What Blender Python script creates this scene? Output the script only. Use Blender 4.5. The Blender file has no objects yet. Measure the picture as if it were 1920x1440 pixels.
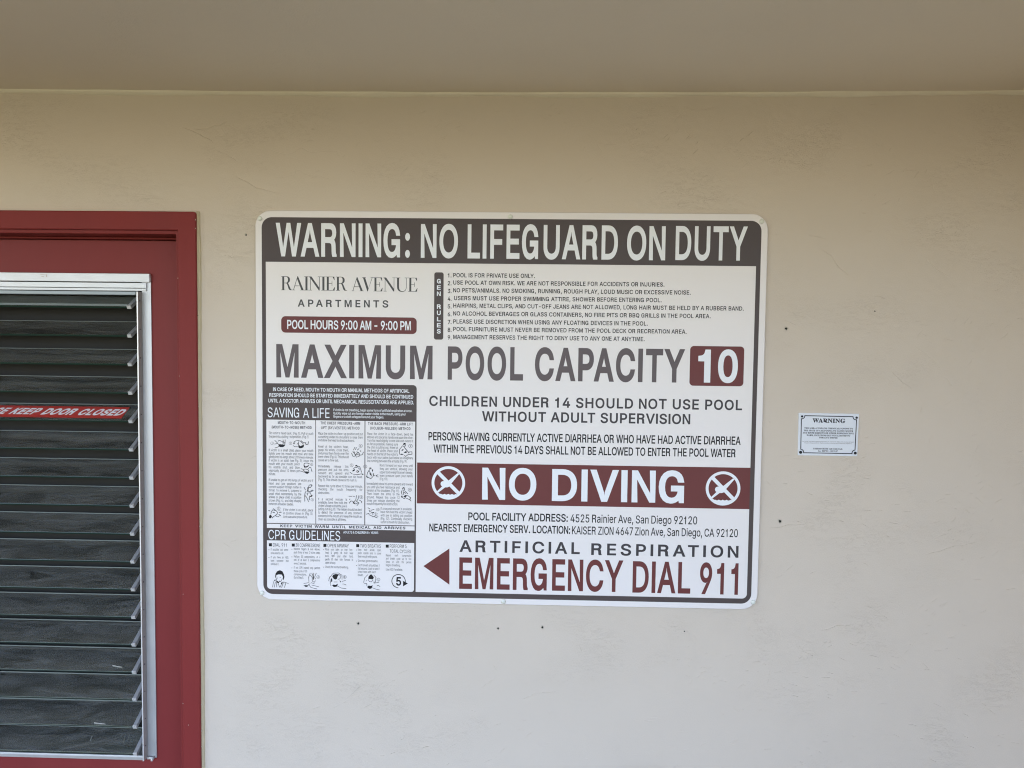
import bpy, bmesh, math, random
from mathutils import Vector, Matrix
from mathutils.geometry import tessellate_polygon

# ------------------------------------------------------------------ camera, world, sun, exposure
scene = bpy.context.scene
COL = scene.collection
random.seed(7)
EYE = 1.70                      # camera height above the deck
DIST = 2.30                     # camera distance from the wall (wall face is y = 0, camera looks along +y)
FPX, CX, CY = 1441.0, 960.0, 720.0
YAW, PITCH, ROLL = map(math.radians, (-1.5006, 2.9562, 0.6804))
_f = Vector((math.sin(YAW) * math.cos(PITCH), math.cos(YAW) * math.cos(PITCH), -math.sin(PITCH)))
_r0 = Vector((math.cos(YAW), -math.sin(YAW), 0))
_u0 = _r0.cross(_f)
CR = math.cos(ROLL) * _r0 + math.sin(ROLL) * _u0
CU = -math.sin(ROLL) * _r0 + math.cos(ROLL) * _u0
CF = _f
CAM = Vector((0, -DIST, EYE))
cd = bpy.data.cameras.new("camera")
cam = bpy.data.objects.new("camera", cd)
COL.objects.link(cam)
cd.sensor_width = 36
cd.lens = FPX / 1920 * 36
cd.clip_end = 2000
cd.clip_start = 0.02
M = Matrix((CR, CU, -CF)).transposed().to_4x4()
M.translation = CAM
cam.matrix_world = M
scene.camera = cam

SUN_EL, SUN_AZ = math.radians(56), math.radians(-28)
world = bpy.data.worlds.new("World")
scene.world = world
world.use_nodes = True
wn = world.node_tree.nodes
wl = world.node_tree.links
wn.clear()
sky = wn.new("ShaderNodeTexSky")
sky.sky_type = 'NISHITA'
sky.sun_disc = False
sky.sun_elevation = SUN_EL
sky.sun_rotation = SUN_AZ
sky.dust_density = 1.2
bg = wn.new("ShaderNodeBackground")
bg.inputs["Strength"].default_value = 0.15
wo = wn.new("ShaderNodeOutputWorld")
tint = wn.new("ShaderNodeMix")               # hazy, slightly whiter sky
tint.data_type = 'RGBA'
tint.blend_type = 'MULTIPLY'
tint.inputs[0].default_value = 1.0
tint.inputs[7].default_value = (1.09, 0.965, 0.93, 1)
wl.new(sky.outputs[0], tint.inputs[6])
wl.new(tint.outputs[2], bg.inputs[0])
wl.new(bg.outputs[0], wo.inputs[0])
sd = bpy.data.lights.new("sun", 'SUN')
sd.energy = 4.3
sd.angle = math.radians(0.53)
sd.color = (1.0, 0.94, 0.85)
sun = bpy.data.objects.new("sun", sd)
COL.objects.link(sun)
sdir = Vector((math.sin(SUN_AZ) * math.cos(SUN_EL), math.cos(SUN_AZ) * math.cos(SUN_EL), math.sin(SUN_EL)))
sun.rotation_euler = sdir.to_track_quat('Z', 'Y').to_euler()
sun.location = (0, 0, 12)

scene.view_settings.view_transform = 'Standard'
scene.view_settings.look = 'None'
scene.view_settings.gamma = 1
scene.view_settings.use_curve_mapping = False
scene.view_settings.exposure = 2.77
scene.cycles.use_denoising = True
scene.cycles.denoising_prefilter = "NONE"
scene.cycles.max_bounces = 10
scene.cycles.diffuse_bounces = 6
scene.cycles.filter_width = 1.1
scene.cycles.caustics_reflective = False
scene.cycles.caustics_refractive = False


# ------------------------------------------------------------------ measuring: photo pixel -> point of a plane of the place
def ray(px, py):
    return ((px - CX) / FPX) * CR - ((py - CY) / FPX) * CU + CF


def at(px, py, y=0.0):
    d = ray(px, py)
    return CAM + d * ((y - CAM.y) / d.y)


# ------------------------------------------------------------------ helpers
def link(name, me, mats, parent=None, loc=None):
    o = bpy.data.objects.new(name, me)
    for m in (mats if isinstance(mats, (list, tuple)) else [mats]):
        me.materials.append(m)
    COL.objects.link(o)
    if parent is not None:
        o.parent = parent
    if loc is not None:
        o.location = loc
    return o


def thing(name, label, cat, loc=(0, 0, 0), group=None):
    o = bpy.data.objects.new(name, None)
    o.empty_display_size = 0.1
    COL.objects.link(o)
    o.location = loc
    o["label"] = label
    o["category"] = cat
    o["kind"] = "thing"
    if group:
        o["group"] = group
    return o


def origin(o):
    v = Vector((0, 0, 0))
    while o is not None:
        v += Vector(o.location)
        o = o.parent
    return v


class MB:
    """verts and faces given in world coordinates, linked as ONE mesh object"""

    def __init__(self):
        self.v, self.f, self.mi, self.sm = [], [], [], []

    def face(self, pts, mi=0, smooth=False):
        n = len(self.v)
        self.v += [Vector(p) for p in pts]
        self.f.append(tuple(range(n, n + len(pts))))
        self.mi.append(mi)
        self.sm.append(smooth)

    def mesh(self, verts, faces, mi=0, smooth=False):
        n = len(self.v)
        self.v += [Vector(p) for p in verts]
        for f in faces:
            self.f.append(tuple(i + n for i in f))
            self.mi.append(mi)
            self.sm.append(smooth)

    def box(self, x0, x1, y0, y1, z0, z1, ch=0.0, mi=0):
        x0, x1 = min(x0, x1), max(x0, x1)
        y0, y1 = min(y0, y1), max(y0, y1)
        z0, z1 = min(z0, z1), max(z0, z1)
        bm = bmesh.new()
        bmesh.ops.create_cube(bm, size=1)
        for v in bm.verts:
            v.co = Vector((x0 + (v.co.x + .5) * (x1 - x0), y0 + (v.co.y + .5) * (y1 - y0), z0 + (v.co.z + .5) * (z1 - z0)))
        if ch:
            bmesh.ops.bevel(bm, geom=bm.edges[:], offset=ch, segments=2, profile=0.6, affect='EDGES')
        bm.verts.index_update()
        self.mesh([v.co.copy() for v in bm.verts], [[v.index for v in f.verts] for f in bm.faces], mi)
        bm.free()

    def sheet(self, outer, holes=(), y=0.0, mi=0):
        """flat filled outline (x, z) facing the camera side (-y)"""
        loops = [[Vector((p[0], p[1], 0)) for p in outer]] + [[Vector((p[0], p[1], 0)) for p in h] for h in holes]
        pts = [p for l in loops for p in l]
        tris = tessellate_polygon(loops)
        n = len(self.v)
        self.v += [Vector((p.x, y, p.y)) for p in pts]
        for t in tris:
            a, b, c = (pts[i] for i in t)
            ar = (b.x - a.x) * (c.y - a.y) - (b.y - a.y) * (c.x - a.x)
            if abs(ar) < 1e-12:
                continue
            t = t if ar > 0 else t[::-1]
            self.f.append(tuple(i + n for i in t))
            self.mi.append(mi)
            self.sm.append(False)

    def prism(self, outer, yb, yf, ch=0.0, mi=0):
        """outline (x, z) given thickness from yb (back) to yf (front, smaller y) with a chamfered front edge"""
        if area(outer) < 0:
            outer = outer[::-1]
        n = len(outer)
        loops = [[Vector((x, yb, z)) for x, z in outer]]
        if ch:
            loops.append([Vector((x, yf + ch, z)) for x, z in outer])
            inn = offset(outer, -ch * .4)
            loops.append([Vector((x, yf + ch * .3, z)) for x, z in inn])
            inn = offset(outer, -ch)
        else:
            inn = outer
        loops.append([Vector((x, yf, z)) for x, z in inn])
        for a, b in zip(loops, loops[1:]):
            for i in range(n):
                j = (i + 1) % n
                self.face([a[i], a[j], b[j], b[i]], mi)
        self.sheet(inn, (), yf, mi)

    def lathe(self, c, prof, n=20, mi=0):
        """rings (radius, height towards the viewer) about a -y axis through c"""
        rings = [[Vector((c[0] + r * math.cos(2 * math.pi * i / n), c[1] - h, c[2] + r * math.sin(2 * math.pi * i / n))) for i in range(n)] for r, h in prof]
        base = len(self.v)
        self.v += [p for r in rings for p in r]
        for k in range(len(rings) - 1):
            for i in range(n):
                j = (i + 1) % n
                self.f.append((base + k * n + i, base + k * n + j, base + (k + 1) * n + j, base + (k + 1) * n + i))
                self.mi.append(mi)
                self.sm.append(True)
        self.f.append(tuple(base + (len(rings) - 1) * n + i for i in range(n)))
        self.mi.append(mi)
        self.sm.append(True)

    def build(self, name, mats, parent=None, loc=None):
        o0 = origin(parent) + (Vector(loc) if loc is not None else Vector((0, 0, 0)))
        me = bpy.data.meshes.new(name)
        me.from_pydata([tuple(v - o0) for v in self.v], [], self.f)
        me.update()
        for p, i, s in zip(me.polygons, self.mi, self.sm):
            p.material_index = i
            p.use_smooth = s
        return link(name, me, mats, parent, loc)


def area(p):
    return sum(p[i][0] * p[(i + 1) % len(p)][1] - p[(i + 1) % len(p)][0] * p[i][1] for i in range(len(p))) / 2


def offset(pts, w, wy=None):
    """move an outline outwards (counter-clockwise = outside on the right) by w along x and wy along y, limited mitres"""
    wy = w if wy is None else wy
    n = len(pts)
    out = []
    for i in range(n):
        p0, p1, p2 = pts[i - 1], pts[i], pts[(i + 1) % n]
        d1 = (p1[0] - p0[0], p1[1] - p0[1])
        d2 = (p2[0] - p1[0], p2[1] - p1[1])
        l1 = math.hypot(*d1) or 1e-9
        l2 = math.hypot(*d2) or 1e-9
        n1 = (d1[1] / l1, -d1[0] / l1)
        n2 = (d2[1] / l2, -d2[0] / l2)
        k = 1 + n1[0] * n2[0] + n1[1] * n2[1]
        mx, my = (n1[0] + n2[0]), (n1[1] + n2[1])
        k = max(k, 0.35)
        out.append((p1[0] + mx / k * w, p1[1] + my / k * wy))
    return out


def rrect(x0, z0, x1, z1, r, n=7):
    """rounded rectangle, r = one radius or (bottom left, bottom right, top right, top left)"""
    r = (r,) * 4 if not isinstance(r, (tuple, list)) else r
    x0, x1 = min(x0, x1), max(x0, x1)
    z0, z1 = min(z0, z1), max(z0, z1)
    out = []
    for (cx, cz, a0, rr) in ((x0 + r[0], z0 + r[0], 180, r[0]), (x1 - r[1], z0 + r[1], 270, r[1]), (x1 - r[2], z1 - r[2], 0, r[2]), (x0 + r[3], z1 - r[3], 90, r[3])):
        if rr < 1e-6:
            out.append((cx, cz))
            continue
        for i in range(n + 1):
            a = math.radians(a0 + 90 * i / n)
            out.append((cx + rr * math.cos(a), cz + rr * math.sin(a)))
    return out


# ------------------------------------------------------------------ materials
def mat(name, col, rough=0.5, metal=0.0, var=0.0, var_scale=6.0, bump=0.0, bump_scale=200.0, spec=0.5, stretch=(1, 1, 1), coat=0.0):
    m = bpy.data.materials.new(name)
    m.use_nodes = True
    nt = m.node_tree
    b = nt.nodes["Principled BSDF"]
    b.inputs["Base Color"].default_value = (*col, 1)
    b.inputs["Roughness"].default_value = rough
    b.inputs["Metallic"].default_value = metal
    b.inputs["Specular IOR Level"].default_value = spec
    if coat:
        b.inputs["Coat Weight"].default_value = coat
        b.inputs["Coat Roughness"].default_value = 0.25
    geo = nt.nodes.new("ShaderNodeNewGeometry")
    mp = nt.nodes.new("ShaderNodeMapping")
    mp.inputs["Scale"].default_value = stretch
    nt.links.new(geo.outputs["Position"], mp.inputs[0])
    if var:
        n = nt.nodes.new("ShaderNodeTexNoise")
        n.inputs["Scale"].default_value = var_scale
        n.inputs["Detail"].default_value = 5
        nt.links.new(mp.outputs[0], n.inputs["Vector"])
        mx = nt.nodes.new("ShaderNodeMix")
        mx.data_type = 'RGBA'
        mx.inputs[6].default_value = (*[c * (1 - var) for c in col], 1)
        mx.inputs[7].default_value = (*[min(1, c * (1 + var)) for c in col], 1)
        nt.links.new(n.outputs["Fac"], mx.inputs[0])
        nt.links.new(mx.outputs[2], b.inputs["Base Color"])
        mr = nt.nodes.new("ShaderNodeMapRange")
        mr.inputs[3].default_value = max(0.02, rough - 0.1)
        mr.inputs[4].default_value = min(1, rough + 0.1)
        nt.links.new(n.outputs["Fac"], mr.inputs[0])
        nt.links.new(mr.outputs[0], b.inputs["Roughness"])
    if bump:
        n2 = nt.nodes.new("ShaderNodeTexNoise")
        n2.inputs["Scale"].default_value = bump_scale
        n2.inputs["Detail"].default_value = 4
        nt.links.new(mp.outputs[0], n2.inputs["Vector"])
        bp = nt.nodes.new("ShaderNodeBump")
        bp.inputs["Strength"].default_value = 1.0
        bp.inputs["Distance"].default_value = bump
        nt.links.new(n2.outputs["Fac"], bp.inputs["Height"])
        nt.links.new(bp.outputs[0], b.inputs["Normal"])
    return m


def stucco(name, col, marks=1.0, ang=0.25, seed=0.0):
    """smooth-trowelled stucco: patches of thin drag ridges, fine grain, drag marks slightly darker in colour"""
    m = bpy.data.materials.new(name)
    m.use_nodes = True
    nt = m.node_tree
    N, L = nt.nodes.new, nt.links.new
    b = nt.nodes["Principled BSDF"]
    b.inputs["Roughness"].default_value = 0.8
    b.inputs["Specular IOR Level"].default_value = 0.25
    geo = N("ShaderNodeNewGeometry")

    def noise(scale, detail, stretch=(1, 1, 1), rot=0.0, dist=0.0, off=0.0, rough=0.5):
        mp = N("ShaderNodeMapping")
        mp.inputs["Location"].default_value = (off + seed, off * .7, off * 1.3)
        mp.inputs["Rotation"].default_value = (0, rot, 0)
        mp.inputs["Scale"].default_value = stretch
        L(geo.outputs["Position"], mp.inputs[0])
        n = N("ShaderNodeTexNoise")
        n.inputs["Scale"].default_value = scale
        n.inputs["Detail"].default_value = detail
        n.inputs["Roughness"].default_value = rough
        n.inputs["Distortion"].default_value = dist
        L(mp.outputs[0], n.inputs["Vector"])
        return n.outputs["Fac"]

    def math_(op, a, c=None, clamp=False):
        n = N("ShaderNodeMath")
        n.operation = op
        n.use_clamp = clamp
        for i, x in enumerate((a, c)):
            if x is None:
                continue
            if isinstance(x, (int, float)):
                n.inputs[i].default_value = x
            else:
                L(x, n.inputs[i])
        return n.outputs[0]

    def ridge(n, w):
        # thin line where the noise passes 0.5
        d = math_('ABSOLUTE', math_('SUBTRACT', n, 0.5))
        return math_('SUBTRACT', 1.0, math_('DIVIDE', d, w), True)

    def ramp(n, lo, hi):
        r = N("ShaderNodeMapRange")
        r.inputs[1].default_value = lo
        r.inputs[2].default_value = hi
        r.interpolation_type = 'SMOOTHSTEP'
        L(n, r.inputs[0])
        return r.outputs[0]

    patch1 = ramp(noise(3.1, 2, (1, 1, 1.5), 0.2, 0.4, 3.3), 0.44, 0.76)
    patch2 = ramp(noise(4.3, 2, (1, 1, 1.2), -0.3, 0.6, 9.1), 0.46, 0.78)
    fine = math_('MULTIPLY', ridge(noise(21, 5, (1, 1, 3.6), ang, 1.1, 1.7, 0.66), 0.017), patch1)
    fine2 = math_('MULTIPLY', ridge(noise(27, 4, (1, 1, 2.6), -ang * 1.6, 1.6, 5.2, 0.64), 0.016), patch2)
    long_ = math_('MULTIPLY', ridge(noise(2.6, 3, (1, 1, 2.0), ang * 2.4, 0.5, 7.7, 0.5), 0.004), ramp(noise(5.0, 2, off=2.2), 0.60, 0.72))
    lines = math_('MAXIMUM', math_('MAXIMUM', fine, fine2), long_)
    grain = noise(230, 3, (1, 1, 1.6))
    wave = noise(5, 3, (1, 1, 1.6), ang, 0.4, 4.0)
    h = math_('ADD', math_('MULTIPLY', lines, -0.26 * marks), math_('ADD', math_('MULTIPLY', grain, 0.30), math_('MULTIPLY', wave, 2.6)))
    bp = N("ShaderNodeBump")
    bp.inputs["Strength"].default_value = 0.8
    bp.inputs["Distance"].default_value = 0.0016
    L(h, bp.inputs["Height"])
    L(bp.outputs[0], b.inputs["Normal"])
    mx = N("ShaderNodeMix")
    mx.data_type = 'RGBA'
    mx.inputs[6].default_value = (*col, 1)
    mx.inputs[7].default_value = (*[c * 0.72 for c in col], 1)
    L(math_('ADD', math_('MULTIPLY', lines, 0.03 * marks), math_('MULTIPLY', ramp(noise(2.2, 4, off=6.0), 0.35, 0.8), 0.10), True), mx.inputs[0])
    L(mx.outputs[2], b.inputs["Base Color"])
    return m


def glass_mat():
    """louvre glass: clear green float glass under a film of wiped dust"""
    m = bpy.data.materials.new("louvre_glass")
    m.use_nodes = True
    nt = m.node_tree
    N, L = nt.nodes.new, nt.links.new
    nt.nodes.clear()
    out = N("ShaderNodeOutputMaterial")
    tr = N("ShaderNodeBsdfTransparent")
    tr.inputs[0].default_value = (0.78, 0.84, 0.79, 1)
    gl = N("ShaderNodeBsdfGlossy")
    gl.inputs["Roughness"].default_value = 0.06
    gl.inputs[0].default_value = (0.9, 0.95, 0.92, 1)
    fr = N("ShaderNodeFresnel")
    fr.inputs[0].default_value = 1.52
    m1 = N("ShaderNodeMixShader")
    L(fr.outputs[0], m1.inputs[0])
    L(tr.outputs[0], m1.inputs[1])
    L(gl.outputs[0], m1.inputs[2])
    df = N("ShaderNodeBsdfDiffuse")
    df.inputs[0].default_value = (0.45, 0.455, 0.435, 1)
    geo = N("ShaderNodeNewGeometry")
    mp = N("ShaderNodeMapping")
    mp.inputs["Scale"].default_value = (1, 3.5, 3.5)
    L(geo.outputs["Position"], mp.inputs[0])
    n = N("ShaderNodeTexNoise")
    n.inputs["Scale"].default_value = 7
    n.inputs["Detail"].default_value = 6
    n.inputs["Distortion"].default_value = 1.2
    L(mp.outputs[0], n.inputs["Vector"])
    mr = N("ShaderNodeMapRange")
    mr.inputs[1].default_value = 0.3
    mr.inputs[2].default_value = 0.75
    mr.inputs[3].default_value = DUST[0]
    mr.inputs[4].default_value = DUST[1]
    L(n.outputs["Fac"], mr.inputs[0])
    m2 = N("ShaderNodeMixShader")
    L(mr.outputs[0], m2.inputs[0])
    L(m1.outputs[0], m2.inputs[1])
    L(df.outputs[0], m2.inputs[2])
    L(m2.outputs[0], out.inputs[0])
    return m


DUST = (0.05, 0.26)
WALL_COL = (0.650, 0.578, 0.502)
M_WALL = stucco("wall_stucco", WALL_COL, 1.0, 0.22)
M_CEIL = stucco("ceiling_stucco", (0.80, 0.715, 0.605), 0.9, 0.05, 11.0)
M_BEAD = mat("painted_bead", (0.78, 0.72, 0.60), 0.6, var=0.05, bump=0.0006, bump_scale=60)
M_RED = mat("red_gloss_paint", (0.215, 0.031, 0.031), 0.5, spec=0.18, var=0.10, var_scale=7, bump=0.0006, bump_scale=60, stretch=(1, 1, 0.18))
M_RED2 = mat("red_door_paint", (0.215, 0.034, 0.035), 0.46, spec=0.2, var=0.10, var_scale=6, bump=0.0006, bump_scale=60, stretch=(1, 1, 0.16))
M_CAULK = mat("yellowed_caulk", (0.54, 0.475, 0.335), 0.55, var=0.12, var_scale=25, bump=0.0008, bump_scale=70)
M_ALU = mat("aluminium", (0.56, 0.58, 0.61), 0.42, metal=0.55, var=0.06, var_scale=30, bump=0.00012, bump_scale=500)
M_ALU_OLD = mat("weathered_aluminium", (0.40, 0.385, 0.375), 0.6, metal=0.15, var=0.15, var_scale=40)
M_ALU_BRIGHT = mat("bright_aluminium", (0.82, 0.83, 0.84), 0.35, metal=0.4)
M_CLIP = mat("clip_metal", (0.52, 0.53, 0.57), 0.4, metal=0.5, var=0.08, var_scale=50)
M_STRIP = mat("bluish_strip", (0.30, 0.34, 0.37), 0.4, metal=0.3)
M_RIVET = mat("rivet_metal", (0.12, 0.11, 0.11), 0.6)
M_SCREEN = mat("screen_mesh", (0.012, 0.011, 0.009), 0.8, var=0.25, var_scale=14)
M_GLASS = glass_mat()
M_GEDGE = mat("glass_edge_glint", (0.36, 0.39, 0.36), 0.3)  # pale colour paints in the light caught by the ground top edge
M_GEDGE2 = mat("glass_low_edge", (0.014, 0.034, 0.024), 0.25)
M_WHITE = mat("sign_white", (0.82, 0.79, 0.80), 0.42, var=0.012, var_scale=3)
M_WHITE2 = mat("sign_white_print", (0.82, 0.795, 0.815), 0.42, var=0.012, var_scale=3)
M_LETTER = mat("letter_white", (0.83, 0.86, 0.92), 0.42)
M_DARK = mat("sign_charcoal", (0.083, 0.066, 0.067), 0.45, spec=0.25, var=0.05, var_scale=12)
M_MAROON = mat("sign_maroon", (0.150, 0.040, 0.041), 0.45, spec=0.25, var=0.04, var_scale=12)
M_GREY = mat("ink_grey", (0.125, 0.103, 0.112), 0.45, spec=0.25)
M_GREY2 = mat("ink_dark_grey", (0.055, 0.05, 0.058), 0.45, spec=0.25)
M_BLACK = mat("ink_black", (0.014, 0.014, 0.018), 0.45, spec=0.25)
M_FINE = mat("ink_fine_print", (0.05, 0.052, 0.06), 0.5, spec=0.25)
M_SERIF = mat("ink_serif", (0.045, 0.045, 0.048), 0.45)
M_SCREW = mat("screw_white_paint", (0.74, 0.77, 0.72), 0.35)
M_SIGN2 = mat("small_sign_white", (0.74, 0.78, 0.86), 0.4)
M_NAVY = mat("ink_navy", (0.012, 0.013, 0.03), 0.4)
M_HOLE = mat("hole_dark", (0.012, 0.011, 0.01), 0.9)
M_CHIP = mat("bare_plaster", (0.50, 0.46, 0.39), 0.9)
M_STICK = mat("sticker_red", (0.50, 0.045, 0.036), 0.45)
M_STICKW = mat("sticker_white", (0.90, 0.89, 0.93), 0.5)
M_STRAW = mat("dry_straw", (0.72, 0.71, 0.66), 0.6)
M_DECK = mat("pool_deck_concrete", (0.098, 0.090, 0.056), 0.9, var=0.12, var_scale=1.5, bump=0.002, bump_scale=120)
M_ROOM = mat("dim_interior", (0.30, 0.28, 0.24), 0.9, var=0.2, var_scale=3)

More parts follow.
